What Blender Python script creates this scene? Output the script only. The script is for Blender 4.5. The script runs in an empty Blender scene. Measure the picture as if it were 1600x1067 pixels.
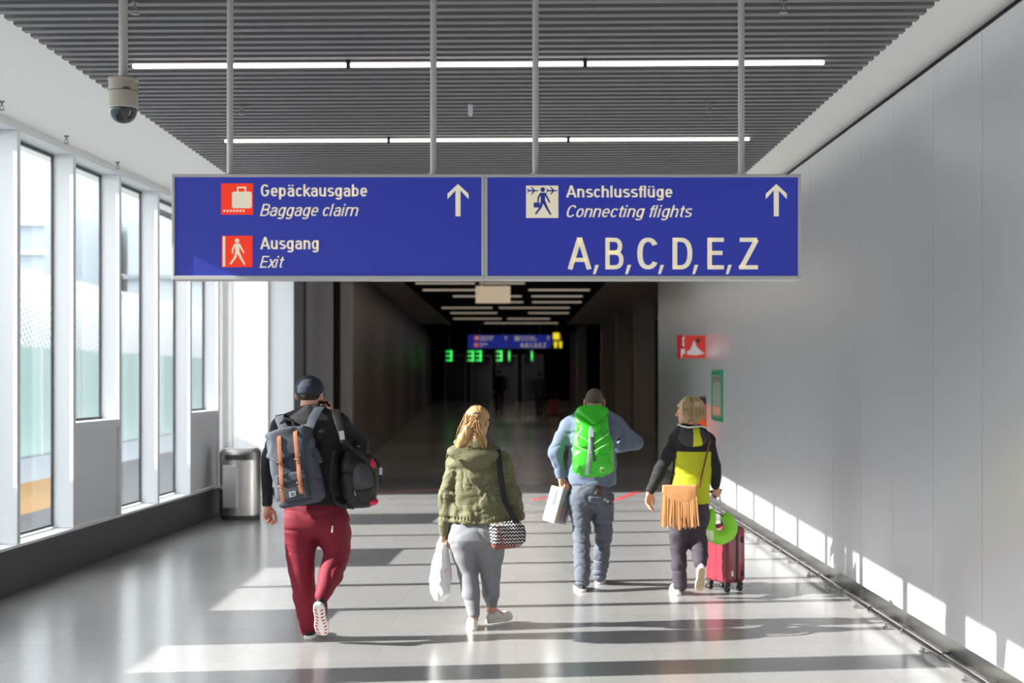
import bpy, math, random
import numpy as np
from mathutils import Vector, Matrix

# ------------------------------------------------------------------ camera, sky, sun, exposure
SC = bpy.context.scene
COL = SC.collection
random.seed(4)
cam_data = bpy.data.cameras.new('camera')
cam_data.lens = 50.0
cam_data.sensor_width = 36.0
cam_data.shift_x = -6.0 / 1600
cam_data.shift_y = 56.5 / 1600
cam_data.clip_end = 400
cam_data.dof.use_dof = True
cam_data.dof.focus_distance = 9.1
cam_data.dof.aperture_fstop = 2.0
cam = bpy.data.objects.new('camera', cam_data)
cam.location = (0, 0, 1.8)
cam.rotation_euler = (math.pi / 2, 0, 0)
COL.objects.link(cam)
SC.camera = cam

world = bpy.data.worlds.new('sky')
SC.world = world
world.use_nodes = True
_bg = world.node_tree.nodes['Background']
_bg.inputs[0].default_value = (0.97, 0.975, 1.0, 1)
_bg.inputs[1].default_value = 3.5

SUN_EL, SUN_AZ = math.radians(25.3), math.radians(6.8)
sd = bpy.data.lights.new('sun', 'SUN')
sd.energy = 11.0
sd.angle = math.radians(0.3)
sd.color = (1.0, 0.97, 0.92)
sun = bpy.data.objects.new('sun', sd)
sun.location = (-20, -2, 14)
SUN_DIR = Vector((math.cos(SUN_EL) * math.cos(SUN_AZ), math.cos(SUN_EL) * math.sin(SUN_AZ), -math.sin(SUN_EL)))
sun.rotation_euler = SUN_DIR.to_track_quat('-Z', 'Y').to_euler()
COL.objects.link(sun)

SC.view_settings.view_transform = 'Standard'
SC.view_settings.look = 'None'
SC.view_settings.gamma = 1.0
SC.view_settings.use_curve_mapping = False
SC.view_settings.exposure = 0.56
SC.cycles.max_bounces = 10
SC.cycles.diffuse_bounces = 5
SC.cycles.transparent_max_bounces = 24

# ------------------------------------------------------------------ materials
MATS = {}
def srgb(r, g, b):
    return tuple(((c / 255.0) / 12.92 if c / 255.0 < 0.04045 else ((c / 255.0 + 0.055) / 1.055) ** 2.4) for c in (r, g, b)) + (1.0,)

def mat(name, col, rough=0.6, metal=0.0, spec=0.5, noise=0.0, nscale=20.0, bump=0.0, bscale=120.0, emit=None, estr=0.0, stretch=None, sheen=0.0, coat=0.0, aniso=0.0):
    """principled surface with procedural colour variation and a procedural fine bump"""
    if name in MATS:
        return MATS[name]
    m = bpy.data.materials.new(name)
    m.use_nodes = True
    nt = m.node_tree
    p = nt.nodes['Principled BSDF']
    if len(col) == 3:
        col = tuple(col) + (1.0,)
    p.inputs['Base Color'].default_value = col
    p.inputs['Roughness'].default_value = rough
    p.inputs['Metallic'].default_value = metal
    p.inputs['Specular IOR Level'].default_value = spec
    p.inputs['Sheen Weight'].default_value = sheen
    p.inputs['Coat Weight'].default_value = coat
    p.inputs['Anisotropic'].default_value = aniso
    p.inputs['Anisotropic Rotation'].default_value = 0.25 if aniso else 0.0
    tc = nt.nodes.new('ShaderNodeTexCoord')
    vec = tc.outputs['Object']
    if stretch:
        mp = nt.nodes.new('ShaderNodeMapping')
        mp.inputs['Scale'].default_value = stretch
        nt.links.new(vec, mp.inputs['Vector'])
        vec = mp.outputs['Vector']
    if noise > 0:
        n = nt.nodes.new('ShaderNodeTexNoise')
        n.inputs['Scale'].default_value = nscale
        n.inputs['Detail'].default_value = 4
        nt.links.new(vec, n.inputs['Vector'])
        mix = nt.nodes.new('ShaderNodeMix')
        mix.data_type = 'RGBA'
        mix.inputs[6].default_value = tuple(max(0, c * (1 - noise)) for c in col[:3]) + (1,)
        mix.inputs[7].default_value = tuple(min(1, c * (1 + noise)) for c in col[:3]) + (1,)
        nt.links.new(n.outputs['Fac'], mix.inputs[0])
        nt.links.new(mix.outputs[2], p.inputs['Base Color'])
    if bump > 0:
        n2 = nt.nodes.new('ShaderNodeTexNoise')
        n2.inputs['Scale'].default_value = bscale
        n2.inputs['Detail'].default_value = 3
        nt.links.new(vec, n2.inputs['Vector'])
        b = nt.nodes.new('ShaderNodeBump')
        b.inputs['Strength'].default_value = bump
        b.inputs['Distance'].default_value = 0.01
        nt.links.new(n2.outputs['Fac'], b.inputs['Height'])
        nt.links.new(b.outputs['Normal'], p.inputs['Normal'])
    if emit:
        p.inputs['Emission Color'].default_value = tuple(emit[:3]) + (1,)
        p.inputs['Emission Strength'].default_value = estr
    MATS[name] = m
    return m

def glass_mat(name, tint, refl=1.0):
    m = bpy.data.materials.new(name)
    m.use_nodes = True
    nt = m.node_tree
    for n in list(nt.nodes):
        nt.nodes.remove(n)
    out = nt.nodes.new('ShaderNodeOutputMaterial')
    tr = nt.nodes.new('ShaderNodeBsdfTransparent'); tr.inputs[0].default_value = tint + (1,)
    gl = nt.nodes.new('ShaderNodeBsdfGlossy'); gl.inputs['Roughness'].default_value = 0.02
    fr = nt.nodes.new('ShaderNodeLayerWeight'); fr.inputs[0].default_value = 0.5
    pw = nt.nodes.new('ShaderNodeMath'); pw.operation = 'POWER'; pw.inputs[1].default_value = 5.0
    mu = nt.nodes.new('ShaderNodeMath'); mu.operation = 'MULTIPLY_ADD'; mu.inputs[1].default_value = 0.55 * refl; mu.inputs[2].default_value = 0.02
    mx = nt.nodes.new('ShaderNodeMixShader')
    nt.links.new(fr.outputs['Facing'], pw.inputs[0]); nt.links.new(pw.outputs[0], mu.inputs[0]); nt.links.new(mu.outputs[0], mx.inputs[0])
    nt.links.new(tr.outputs[0], mx.inputs[1]); nt.links.new(gl.outputs[0], mx.inputs[2])
    nt.links.new(mx.outputs[0], out.inputs[0])
    return m

def floor_mat():
    m = bpy.data.materials.new('stone_tile_floor')
    m.use_nodes = True
    nt = m.node_tree; L = nt.links
    p = nt.nodes['Principled BSDF']
    tc = nt.nodes.new('ShaderNodeTexCoord')
    br = nt.nodes.new('ShaderNodeTexBrick')
    br.offset = 0.5
    br.inputs['Color1'].default_value = srgb(160, 158, 158)
    br.inputs['Color2'].default_value = srgb(154, 152, 152)
    br.inputs['Mortar'].default_value = srgb(146, 145, 147)
    br.inputs['Scale'].default_value = 1.0
    br.inputs['Brick Width'].default_value = 0.9
    br.inputs['Row Height'].default_value = 0.6
    br.inputs['Mortar Size'].default_value = 0.003
    L.new(tc.outputs['Object'], br.inputs['Vector'])
    n = nt.nodes.new('ShaderNodeTexNoise'); n.inputs['Scale'].default_value = 9; n.inputs['Detail'].default_value = 8; n.inputs['Roughness'].default_value = 0.7
    L.new(tc.outputs['Object'], n.inputs['Vector'])
    mx = nt.nodes.new('ShaderNodeMix'); mx.data_type = 'RGBA'; mx.blend_type = 'MULTIPLY'
    mx.inputs[0].default_value = 0.35
    cr = nt.nodes.new('ShaderNodeValToRGB')
    cr.color_ramp.elements[0].position = 0.3; cr.color_ramp.elements[0].color = (0.72, 0.72, 0.73, 1)
    cr.color_ramp.elements[1].position = 0.7
    L.new(n.outputs['Fac'], cr.inputs[0])
    L.new(br.outputs['Color'], mx.inputs[6]); L.new(cr.outputs[0], mx.inputs[7])
    L.new(mx.outputs[2], p.inputs['Base Color'])
    p.inputs['Roughness'].default_value = 0.20
    p.inputs['Specular IOR Level'].default_value = 0.6
    return m

# ------------------------------------------------------------------ mesh helpers
def frame(origin, xax, zax):
    """matrix whose columns are right, forward, up"""
    z = Vector(zax).normalized()
    x = Vector(xax); x = (x - z * x.dot(z)).normalized()
    y = z.cross(x)
    M = Matrix((x, y, z)).transposed().to_4x4()
    M.translation = Vector(origin)
    return M

class MB:
    def __init__(self):
        self.v = []; self.f = []; self.m = []; self.M = Matrix.Identity(4); self.mi = 0
    def add(self, verts, faces):
        o = len(self.v)
        self.v += [tuple(self.M @ Vector(q)) for q in verts]
        self.f += [tuple(i + o for i in fc) for fc in faces]
        self.m += [self.mi] * len(faces)
        return self
    def box(self, x0, x1, y0, y1, z0, z1):
        return self.add([(x0, y0, z0), (x1, y0, z0), (x1, y1, z0), (x0, y1, z0), (x0, y0, z1), (x1, y0, z1), (x1, y1, z1), (x0, y1, z1)],
                        [(0, 3, 2, 1), (4, 5, 6, 7), (0, 1, 5, 4), (1, 2, 6, 5), (2, 3, 7, 6), (3, 0, 4, 7)])
    def prism(self, poly, t, z0=0.0):
        """2-D polygon in local x,z given thickness in local y (front face towards -y)"""
        n = len(poly)
        a = sum(poly[i][0] * poly[(i + 1) % n][1] - poly[(i + 1) % n][0] * poly[i][1] for i in range(n))
        if a < 0:
            poly = poly[::-1]
        vs = [(x, z0, z) for x, z in poly] + [(x, z0 + t, z) for x, z in poly]
        fs = [tuple(range(n)), tuple(range(2 * n - 1, n - 1, -1))]
        fs += [((i + 1) % n, i, n + i, n + (i + 1) % n) for i in range(n)]
        return self.add(vs, fs)
    def stroke(self, a, b, w0, w1, t, z0=0.0):
        a = Vector(a); b = Vector(b); d = (b - a).normalized(); n = Vector((-d.y, d.x))
        return self.prism([tuple(a + n * w0 / 2), tuple(a - n * w0 / 2), tuple(b - n * w1 / 2), tuple(b + n * w1 / 2)], t, z0)
    def disc(self, c, r, t, z0=0.0, n=20):
        return self.prism([(c[0] + r * math.cos(2 * math.pi * i / n), c[1] + r * math.sin(2 * math.pi * i / n)) for i in range(n)], t, z0)
    def rrect(self, x0, x1, z0, z1, r, t, y0=0.0, n=5):
        p = []
        for cx, cz, a0 in ((x1 - r, z1 - r, 0), (x0 + r, z1 - r, 90), (x0 + r, z0 + r, 180), (x1 - r, z0 + r, 270)):
            p += [(cx + r * math.cos(math.radians(a0 + 90 * i / n)), cz + r * math.sin(math.radians(a0 + 90 * i / n))) for i in range(n + 1)]
        return self.prism(p, t, y0)
    def tube(self, path, r, n=10, caps=True, flat=None, up=None):
        """tube along points; r a number or one per point; flat=(w,t) gives a strap section"""
        P = [Vector(q) for q in path]
        R = r if isinstance(r, (list, tuple)) else [r] * len(P)
        vs = []; fs = []
        prev = None
        for i, q in enumerate(P):
            t = (P[min(i + 1, len(P) - 1)] - P[max(i - 1, 0)]).normalized()
            if up is not None:
                u = up[i] if isinstance(up, list) else up
                s = Vector(u).cross(t)
            elif prev is None:
                s = t.cross(Vector((0, 0, 1))) if abs(t.z) < 0.9 else t.cross(Vector((0, 1, 0)))
            else:
                s = prev - t * prev.dot(t)
            s.normalize(); prev = s
            w = t.cross(s)
            for k in range(n):
                a = 2 * math.pi * (k + 0.5) / n
                if flat:
                    ca, sa = math.cos(a), math.sin(a)
                    e = 0.35
                    vs.append(tuple(q + s * (flat[0] / 2 * math.copysign(abs(ca) ** e, ca)) * R[i] + w * (flat[1] / 2 * math.copysign(abs(sa) ** e, sa))))
                else:
                    vs.append(tuple(q + s * (math.cos(a) * R[i]) + w * (math.sin(a) * R[i])))
        for i in range(len(P) - 1):
            for k in range(n):
                fs.append((i * n + k, i * n + (k + 1) % n, (i + 1) * n + (k + 1) % n, (i + 1) * n + k))
        if caps:
            fs.append(tuple(range(n - 1, -1, -1)))
            fs.append(tuple(range((len(P) - 1) * n, len(P) * n)))
        return self.add(vs, fs)
    def lathe(self, prof, n=32, cap=True):
        """profile of (radius, z) about the local z axis"""
        vs = [(r * math.cos(2 * math.pi * k / n), r * math.sin(2 * math.pi * k / n), z) for r, z in prof for k in range(n)]
        fs = [(i * n + k, i * n + (k + 1) % n, (i + 1) * n + (k + 1) % n, (i + 1) * n + k) for i in range(len(prof) - 1) for k in range(n)]
        if cap:
            fs.append(tuple(range(n - 1, -1, -1)))
            fs.append(tuple(range((len(prof) - 1) * n, len(prof) * n)))
        return self.add(vs, fs)
    def build(self, name, mats, parent=None, smooth=False, bevel=0.0, bseg=2, label=None):
        me = bpy.data.meshes.new(name)
        off = origin_of(parent)
        me.from_pydata([tuple(Vector(q) - off) for q in self.v], [], self.f)
        return finish(me, name, mats, parent, smooth, bevel, bseg, self.m, label)

def origin_of(o):
    p = Vector((0, 0, 0))
    while o is not None:
        p += Vector(o.location); o = o.parent
    return p

def finish(me, name, mats, parent, smooth=False, bevel=0.0, bseg=2, mi=None, label=None):
    if not isinstance(mats, (list, tuple)):
        mats = [mats]
    for m in mats:
        me.materials.append(m)
    if mi is not None and len(mats) > 1:
        me.polygons.foreach_set('material_index', np.asarray(mi, dtype=np.int32))
    o = bpy.data.objects.new(name, me)
    COL.objects.link(o)
    o.parent = parent
    if smooth:
        me.polygons.foreach_set('use_smooth', np.ones(len(me.polygons), dtype=bool))
        if smooth == 'auto':
            me.set_sharp_from_angle(angle=math.radians(40))
    if bevel > 0:
        b = o.modifiers.new('bevel', 'BEVEL'); b.width = bevel; b.segments = bseg; b.limit_method = 'ANGLE'
    if label:
        o['label'] = label
    me.update()
    return o

def thing(name, label, cat, loc=(0, 0, 0), group=None):
    o = bpy.data.objects.new(name, None)
    o.empty_display_size = 0.1
    COL.objects.link(o)
    o.location = loc
    o['label'] = label; o['category'] = cat
    if group: o['group'] = group
    return o

def tag(o, label, cat, group=None):
    o['label'] = label; o['category'] = cat
    if group: o['group'] = group
    return o

def struct(o):
    o['kind'] = 'structure'
    return o

def dup(root, delta, label=None, group=None):
    r = root.copy(); COL.objects.link(r)
    r.location = Vector(root.location) + Vector(delta)
    if label: r['label'] = label
    if group: r['group'] = group
    for ch in root.children:
        c = ch.copy(); COL.objects.link(c); c.parent = r
        for g in ch.children:
            d = g.copy(); COL.objects.link(d); d.parent = c
    return r

def text_mb(txt, x0, x1, z0, z1, t, mb=None, shear=0.0, bold=0.0, by='x', caps=None):
    """text as flat raised letters filling a box x0..x1 (local x) and baseline z0 .. cap height z1"""
    cu = bpy.data.curves.new('lettering_outline', 'FONT')
    cu.body = txt; cu.size = 1.0; cu.shear = shear; cu.offset = bold; cu.extrude = 0.0
    cu.resolution_u = 3
    ob = bpy.data.objects.new('lettering_outline', cu)
    COL.objects.link(ob)
    dg = bpy.context.evaluated_depsgraph_get(); dg.update()
    me = bpy.data.meshes.new_from_object(ob.evaluated_get(dg))
    V = np.array([v.co[:] for v in me.vertices]); F = [tuple(p.vertices) for p in me.polygons]
    bpy.data.objects.remove(ob); bpy.data.curves.remove(cu)
    capH = 0.729
    sx = (x1 - x0) / (V[:, 0].max() - V[:, 0].min()); sz = (z1 - z0) / capH
    X = x0 + (V[:, 0] - V[:, 0].min()) * sx; Z = z0 + V[:, 1] * sz
    mb = mb or MB()
    mb.add([(x, -t, z) for x, z in zip(X, Z)], F)
    bpy.data.meshes.remove(me)
    return mb
# ------------------------------------------------------------------ condensed sans lettering drawn as pen strokes
def _arc(cx, cz, rx, rz, a0, a1, n=14, p=2.35):
    out = []
    for i in range(n + 1):
        a = math.radians(a0 + (a1 - a0) * i / n); c, s = math.cos(a), math.sin(a)
        out.append((cx + rx * math.copysign(abs(c) ** (2 / p), c), cz + rz * math.copysign(abs(s) ** (2 / p), s)))
    return out
def glyph(ch, h):
    """(pen strokes, advance) with cap height 1 and half pen width h"""
    X = 0.735; W_ = 0.44; L = h; R = W_ - h; T = X - h; B = h; cx = W_ / 2; rx = (R - L) / 2; cz = X / 2; rz = (T - B) / 2
    C = 1 - h; CW = 0.54; CR = CW - h; ccx = CW / 2; crx = (CR - L) / 2; crz = (C - B) / 2
    bowl = _arc(cx, cz, rx, rz, 0, 360, 28)
    if ch == ' ': return [], 0.24
    if ch == ',': return [[(0.06, 0.10), (0.0, -0.16)]], 0.2
    if ch in 'aä':
        S = [_arc(cx, T - 0.17, rx, 0.17, 165, 0, 10) + [(R, 0.0)], [(R, 0.44), (R - 0.06, 0.435)] + _arc(cx, 0.235, rx, 0.20 if h < 0.07 else 0.185, 95, 270, 10, 2.2) + [(R - 0.03, 0.10), (R, 0.2)]]
        if ch == 'ä': S += [[(cx - 0.11, 0.845), (cx - 0.11, 0.955)], [(cx + 0.11, 0.845), (cx + 0.11, 0.955)]]
        return S, 0.53
    if ch == 'b': return [[(L, 0), (L, 1)], bowl], 0.54
    if ch == 'c': return [_arc(cx, cz, rx, rz, 38, 322, 20)], 0.48
    if ch == 'e': return [[(L, cz), (R, cz)] + _arc(cx, cz, rx, rz, 0, 318, 24)], 0.52
    if ch == 'f': return [[(0.13, 0), (0.13, 0.82)] + _arc(0.25, 0.82, 0.12, C - 0.82, 180, 90, 6), [(0.0, T), (0.27, T)]], 0.31
    if ch == 'g': return [bowl, [(R, X), (R, 0.0)] + _arc(cx, -0.03, rx, 0.19 - h * 0.4, 0, -150, 10)], 0.54
    if ch == 'h': return [[(L, 0), (L, 1)], [(L, 0.45)] + _arc(cx, T - 0.2, rx, 0.2, 170, 0, 10) + [(R, 0)]], 0.53
    if ch == 'i': return [[(L, 0), (L, X)], [(L, 0.86), (L, 1.0)]], 0.24
    if ch == 'k': return [[(L, 0), (L, 1)], [(R + 0.02, X), (L + 0.02, 0.33)], [(L + 0.10, 0.42), (R + 0.05, 0)]], 0.48
    if ch == 'l': return [[(L, 0), (L, 1)]], 0.24
    if ch == 'm': return [[(L, 0), (L, X)], [(L, 0.45)] + _arc(0.2 + h * 0.5, T - 0.18, 0.2 - h * 0.5, 0.18, 170, 0, 10) + [(0.4, 0)], [(0.4, 0.45)] + _arc(0.6 - h * 0.5, T - 0.18, 0.2 - h * 0.5, 0.18, 170, 0, 10) + [(0.8 - h, 0)]], 0.89
    if ch == 'n': return [[(L, 0), (L, X)], [(L, 0.45)] + _arc(cx, T - 0.2, rx, 0.2, 170, 0, 10) + [(R, 0)]], 0.53
    if ch == 'o': return [bowl], 0.52
    if ch == 'p': return [[(L, X), (L, -0.25)], bowl], 0.54
    if ch == 's': return [_arc(cx, T - 0.155, rx, 0.155, 35, 200, 12) + [(L + 0.06, 0.42), (R - 0.06, 0.31)] + _arc(cx, B + 0.155, rx, 0.155, 20, -150, 12)], 0.48
    if ch == 't': return [[(0.13, 0.93), (0.13, 0.16)] + _arc(0.25, 0.16, 0.12, 0.16 - B, 180, 270, 6), [(0.0, T), (0.28, T)]], 0.33
    if ch in 'uü':
        S = [[(L, X)] + _arc(cx, B + 0.2, rx, 0.2, 180, 350, 10) + [(R, 0.3)], [(R, X), (R, 0)]]
        if ch == 'ü': S += [[(cx - 0.11, 0.845), (cx - 0.11, 0.955)], [(cx + 0.11, 0.845), (cx + 0.11, 0.955)]]
        return S, 0.53
    if ch == 'x': return [[(h * 0.6, 0), (W_ - h * 0.6, X)], [(h * 0.6, X), (W_ - h * 0.6, 0)]], 0.48
    if ch == 'A': return [[(h * 0.8, 0), (0.31, 1.0)], [(0.31, 1.0), (0.62 - h * 0.8, 0)], [(0.13, 0.30), (0.49, 0.30)]], 0.67
    if ch == 'B': return [[(L, 0), (L, 1)], [(L, C), (0.26, C)] + _arc(0.26, (C + 0.53) / 2, CR - 0.29, (C - 0.53) / 2, 90, -90, 10) + [(L, 0.53)], [(L, 0.53), (0.27, 0.53)] + _arc(0.27, (0.53 + B) / 2, CR - 0.26, (0.53 - B) / 2, 90, -90, 10) + [(L, B)]], 0.61
    if ch == 'C': return [_arc(ccx, 0.5, crx, crz, 35, 325, 24)], 0.60
    if ch == 'D': return [[(L, 0), (L, 1)], [(L, C), (0.22, C)] + _arc(0.22, 0.5, CR - 0.22, crz, 90, -90, 16) + [(L, B)]], 0.62
    if ch == 'E': return [[(L, 0), (L, 1)], [(L, C), (0.47, C)], [(L, 0.52), (0.43, 0.52)], [(L, B), (0.47, B)]], 0.55
    if ch == 'G': return [_arc(ccx, 0.5, crx, crz, 40, 345, 24) + [(CR, 0.47)], [(CR + h, 0.47), (0.30, 0.47)]], 0.64
    if ch == 'Z': return [[(0.02, C), (0.48, C)], [(0.46, C), (h * 1.1, B)], [(0.0, B), (0.50, B)]], 0.55
    raise ValueError(ch)
def pen_text(txt, x0, x1, z0, z1, y, mb, h=0.075, shear=0.0):
    """strokes filling x0..x1 with baseline z0 and cap line z1, on the plane local y = y, facing -y"""
    polys = []; pen = 0.0
    for ch in txt:
        st, adv = glyph(ch, h)
        for s in st: polys.append([(pen + x, z) for x, z in s])
        pen += adv
    quads = []
    for s in polys:
        q = [s[0]]
        for a in s[1:]:
            if (a[0] - q[-1][0]) ** 2 + (a[1] - q[-1][1]) ** 2 > 1e-7: q.append(a)
        left = []; right = []
        for i in range(len(q)):
            d1 = Vector(q[i]) - Vector(q[i - 1]) if i else None
            d2 = Vector(q[i + 1]) - Vector(q[i]) if i < len(q) - 1 else None
            if d1 is None: d1 = d2
            if d2 is None: d2 = d1
            d1 = d1.normalized(); d2 = d2.normalized(); t = (d1 + d2)
            t = t.normalized() if t.length > 1e-6 else d1
            n = Vector((-t.y, t.x)); k = h / max(0.5, n.dot(Vector((-d1.y, d1.x))))
            left.append(Vector(q[i]) + n * k); right.append(Vector(q[i]) - n * k)
        quads.append((left, right))
    allx = [v.x + shear * v.y for l, r in quads for v in l + r]
    lo, hi = min(allx), max(allx); sx = (x1 - x0) / (hi - lo); sz = z1 - z0
    f = lambda v: (x0 + (v.x + shear * v.y - lo) * sx, y, z0 + v.y * sz)
    for l, r in quads:
        n = len(l)
        mb.add([f(v) for v in l] + [f(v) for v in r], [(i, n + i, n + i + 1, i + 1) for i in range(n - 1)])
    return mb
# ------------------------------------------------------------------ the setting
WHITE = mat('white_painted_metal', srgb(226, 228, 231), 0.45, noise=0.02)
SOFFIT = mat('white_soffit_board', srgb(243, 242, 237), 0.8, noise=0.015)
SLAT = mat('grey_ceiling_slat', srgb(124, 121, 123), 0.5, noise=0.03)
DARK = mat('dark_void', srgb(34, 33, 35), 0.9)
PLINTH = mat('anthracite_plinth', srgb(66, 65, 67), 0.45, noise=0.05)
RIGHTWALL = mat('satin_wall_panel', srgb(220, 220, 224), 0.27, metal=0.42, noise=0.03, nscale=1.2, stretch=(1, 1, 0.1), aniso=0.85)
STEEL = mat('brushed_steel', srgb(190, 188, 186), 0.28, metal=1.0, noise=0.05, nscale=40, stretch=(1, 1, 0.05))
ROD = mat('grey_rod_paint', srgb(196, 193, 190), 0.4, metal=0.1)
ALU = mat('aluminium_frame', srgb(198, 196, 194), 0.4, metal=0.2)
FRAMEDARK = mat('dark_gasket', srgb(60, 62, 66), 0.5)
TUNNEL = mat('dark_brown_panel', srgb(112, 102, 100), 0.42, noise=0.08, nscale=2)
PORTAL = mat('grey_portal_panel', srgb(150, 146, 147), 0.5, noise=0.04)
TUNNEL2 = mat('taupe_column', srgb(172, 164, 157), 0.5, noise=0.04)
GLASS = glass_mat('clear_pane', (0.965, 0.98, 0.975))
SCREEN = mat('pale_lower_panel', srgb(222, 223, 226), 0.5, noise=0.05, nscale=3)
FLOOR = floor_mat()

# left window wall frame: u runs along the wall, n points into the corridor
LW0 = Vector((-4.763, 0, 0)); _u = Vector((0.0486, 1, 0)).normalized(); _n = Vector((_u.y, -_u.x, 0))
WM = Matrix((_n, _u, Vector((0, 0, 1)))).transposed().to_4x4(); WM.translation = LW0   # local x = inward, y = along

# floor: level up to the portal, then a gentle ramp
RAMP = 0.012
def fz(y): return max(0.0, (y - 24.0) * RAMP)
m = MB()
m.add([(-5.4, -6.5, 0), (3.4, -6.5, 0), (3.4, 24, 0), (-5.4, 24, 0), (5.4, 24, 0), (5.4, 82, fz(82)), (-5.5, 82, fz(82)), (-5.5, 24, 0)],
      [(0, 1, 2, 3), (7, 3, 2, 4, 5, 6)])
m.build('floor', FLOOR)
struct(bpy.data.objects['floor'])

# ceiling: dark void with grey slats below it
m = MB()
m.mi = 1
m.box(-3.4, 2.8, -6.5, 26, 4.25, 4.3)
m.mi = 0
SK = -0.024
y = -6.0
while y < 25.5:
    x0, x1 = -2.96, 2.34
    ya, yb = y + SK * x0, y + SK * x1
    w = 0.068
    m.add([(x0, ya, 3.88), (x1, yb, 3.88), (x1, yb + w, 3.88), (x0, ya + w, 3.88), (x0, ya, 3.945), (x1, yb, 3.945), (x1, yb + w, 3.945), (x0, ya + w, 3.945)],
          [(0, 3, 2, 1), (4, 5, 6, 7), (0, 1, 5, 4), (1, 2, 6, 5), (2, 3, 7, 6), (3, 0, 4, 7)])
    y += 0.149
struct(m.build('ceiling', [SLAT, DARK]))
# white soffits either side
def slab(x_of, xr, y0, y1, z0, z1):
    mm = MB()
    mm.add([(x_of(y0), y0, z0), (xr, y0, z0), (xr, y1, z0), (x_of(y1), y1, z0), (x_of(y0), y0, z1), (xr, y0, z1), (xr, y1, z1), (x_of(y1), y1, z1)],
           [(0, 3, 2, 1), (4, 5, 6, 7), (0, 1, 5, 4), (1, 2, 6, 5), (2, 3, 7, 6), (3, 0, 4, 7)])
    return mm
wall_x = lambda y: LW0.x + 0.0486 * y
struct(slab(lambda y: min(wall_x(y) - 0.22, -3.9) if y < 20 else -4.4, -2.87, -6.5, 22.4, 3.95, 4.25).build('trim_1', SOFFIT))
m = MB(); m.box(2.245, 2.85, -6.5, 28.0, 3.95, 4.25); struct(m.build('trim_2', SOFFIT))
# roof slab keeps the sky out
m = slab(lambda y: wall_x(y) - 0.22 if y < 20 else -4.4, 6.0, -6.8, 22.4, 4.251, 4.5); m.box(-5.7, 6.0, 22.4, 84, 4.4, 4.6); struct(m.build('trim_3', DARK))

# right wall: tall satin panels with hairline joints, dark shadow gap on top
m = MB()
y = -6.5
while y < 28:
    y1 = min(y + 0.997, 28.0)
    m.box(2.8, 2.85, y, y1, 0.12, 3.885)
    y = y1 + 0.006
m.mi = 1; m.box(2.86, 3.0, -6.5, 28.0, 0.0, 4.25)
struct(m.build('wall_right', [RIGHTWALL, FRAMEDARK]))
m = MB(); m.box(2.83, 2.86, -6.5, 28.0, 0.0, 0.12); struct(m.build('baseboard_right', STEEL))
# end wall behind the photographer
m = MB(); m.box(-5.4, 3.2, -6.7, -6.5, 0, 4.4); struct(m.build('wall_back', WHITE))

# left wall: plinth, sill ledge, header
m = MB(); m.M = WM; m.box(-0.30, 0, -6.5, 18.62, 0, 0.375); struct(m.build('baseboard_left', PLINTH, bevel=0.004))
m = MB(); m.M = WM
m.box(-0.30, 0.012, -6.5, 18.62, 0.377, 0.40)
m.box(-0.22, 0, -6.5, 18.75, 3.88, 3.949)
struct(m.build('wall_left', WHITE))
PITCH = 1.31; F0 = 13.26
fin_d = [F0 + PITCH * k for k in range(-14, 5)]
for i, d in enumerate(fin_d):
    m = MB(); m.M = WM; m.box(-0.21, -0.001, d, d + 0.07, 0.402, 3.878)
    struct(m.build('trim_%d' % (i + 4), WHITE, bevel=0.003))
for i in range(len(fin_d) - 1):
    a, b = fin_d[i] + 0.071, fin_d[i + 1] - 0.001
    w = thing('window_%d' % (i + 1), 'window bay', 'window', WM @ Vector((-0.2, a, 0.40)))
    for kk in ('label', 'category'): del w[kk]
    struct(w)
    low = (i + 2) % 3 == 1
    zb = 1.38 if low else 0.42
    m = MB(); m.M = WM
    m.box(-0.207, -0.175, a, a + 0.025, zb, 3.87); m.box(-0.207, -0.192, b - 0.025, b, zb, 3.87)
    m.box(-0.207, -0.175, a + 0.026, b - 0.026, 3.845, 3.87); m.box(-0.207, -0.175, a + 0.026, b - 0.026, zb, zb + 0.025)
    m.build('window_frame', FRAMEDARK, w)
    m = MB(); m.M = WM; m.box(-0.202, -0.194, a + 0.026, b - 0.026, zb + 0.026, 3.844); m.build('pane', GLASS, w)
    if low:
        m = MB(); m.M = WM; m.box(-0.20, -0.01, a, b, 1.30, 1.378); m.build('sill', WHITE, w, bevel=0.004)
        m = MB(); m.M = WM; m.box(-0.05, -0.03, a, b, 0.405, 1.298); m.build('lower_panel', SCREEN, w)
# glazed splay beyond the last fin, and the white return wall
p0 = WM @ Vector((-0.19, 18.75, 0)); p1 = Vector((-4.25, 21.78, 0))
w = thing('window_20', 'w', 'w', p0)
for kk in ('label', 'category'): del w[kk]
struct(w)
du = (p1 - p0); Ls = du.length; du.normalize()
SM = Matrix((Vector((du.y, -du.x, 0)), du, Vector((0, 0, 1)))).transposed().to_4x4(); SM.translation = p0
m = MB(); m.M = SM
for yy in (0.0, Ls * 0.36, Ls * 0.7, Ls - 0.04): m.box(-0.03, 0.03, yy, yy + 0.04, 0.02, 3.95)
m.box(-0.03, 0.03, 0, Ls, 0.0, 0.06)
m.build('window_frame', ALU, w)
m = MB(); m.M = SM; m.box(-0.004, 0.004, 0.04, Ls - 0.04, 0.061, 3.95); m.build('pane', GLASS, w)
m = MB(); m.box(-4.3, -3.79, 21.74, 21.9, 0.0, 3.95); m.box(-3.785, -3.38, 21.80, 21.9, 0.12, 3.95)
m.mi = 1; m.box(-3.785, -3.38, 21.81, 21.9, 0, 0.119); struct(m.build('wall_return', [WHITE, PLINTH]))
m = MB(); m.box(-3.39, -3.24, 21.7, 21.95, 0, 3.95); struct(m.build('trim_30', DARK))

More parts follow.
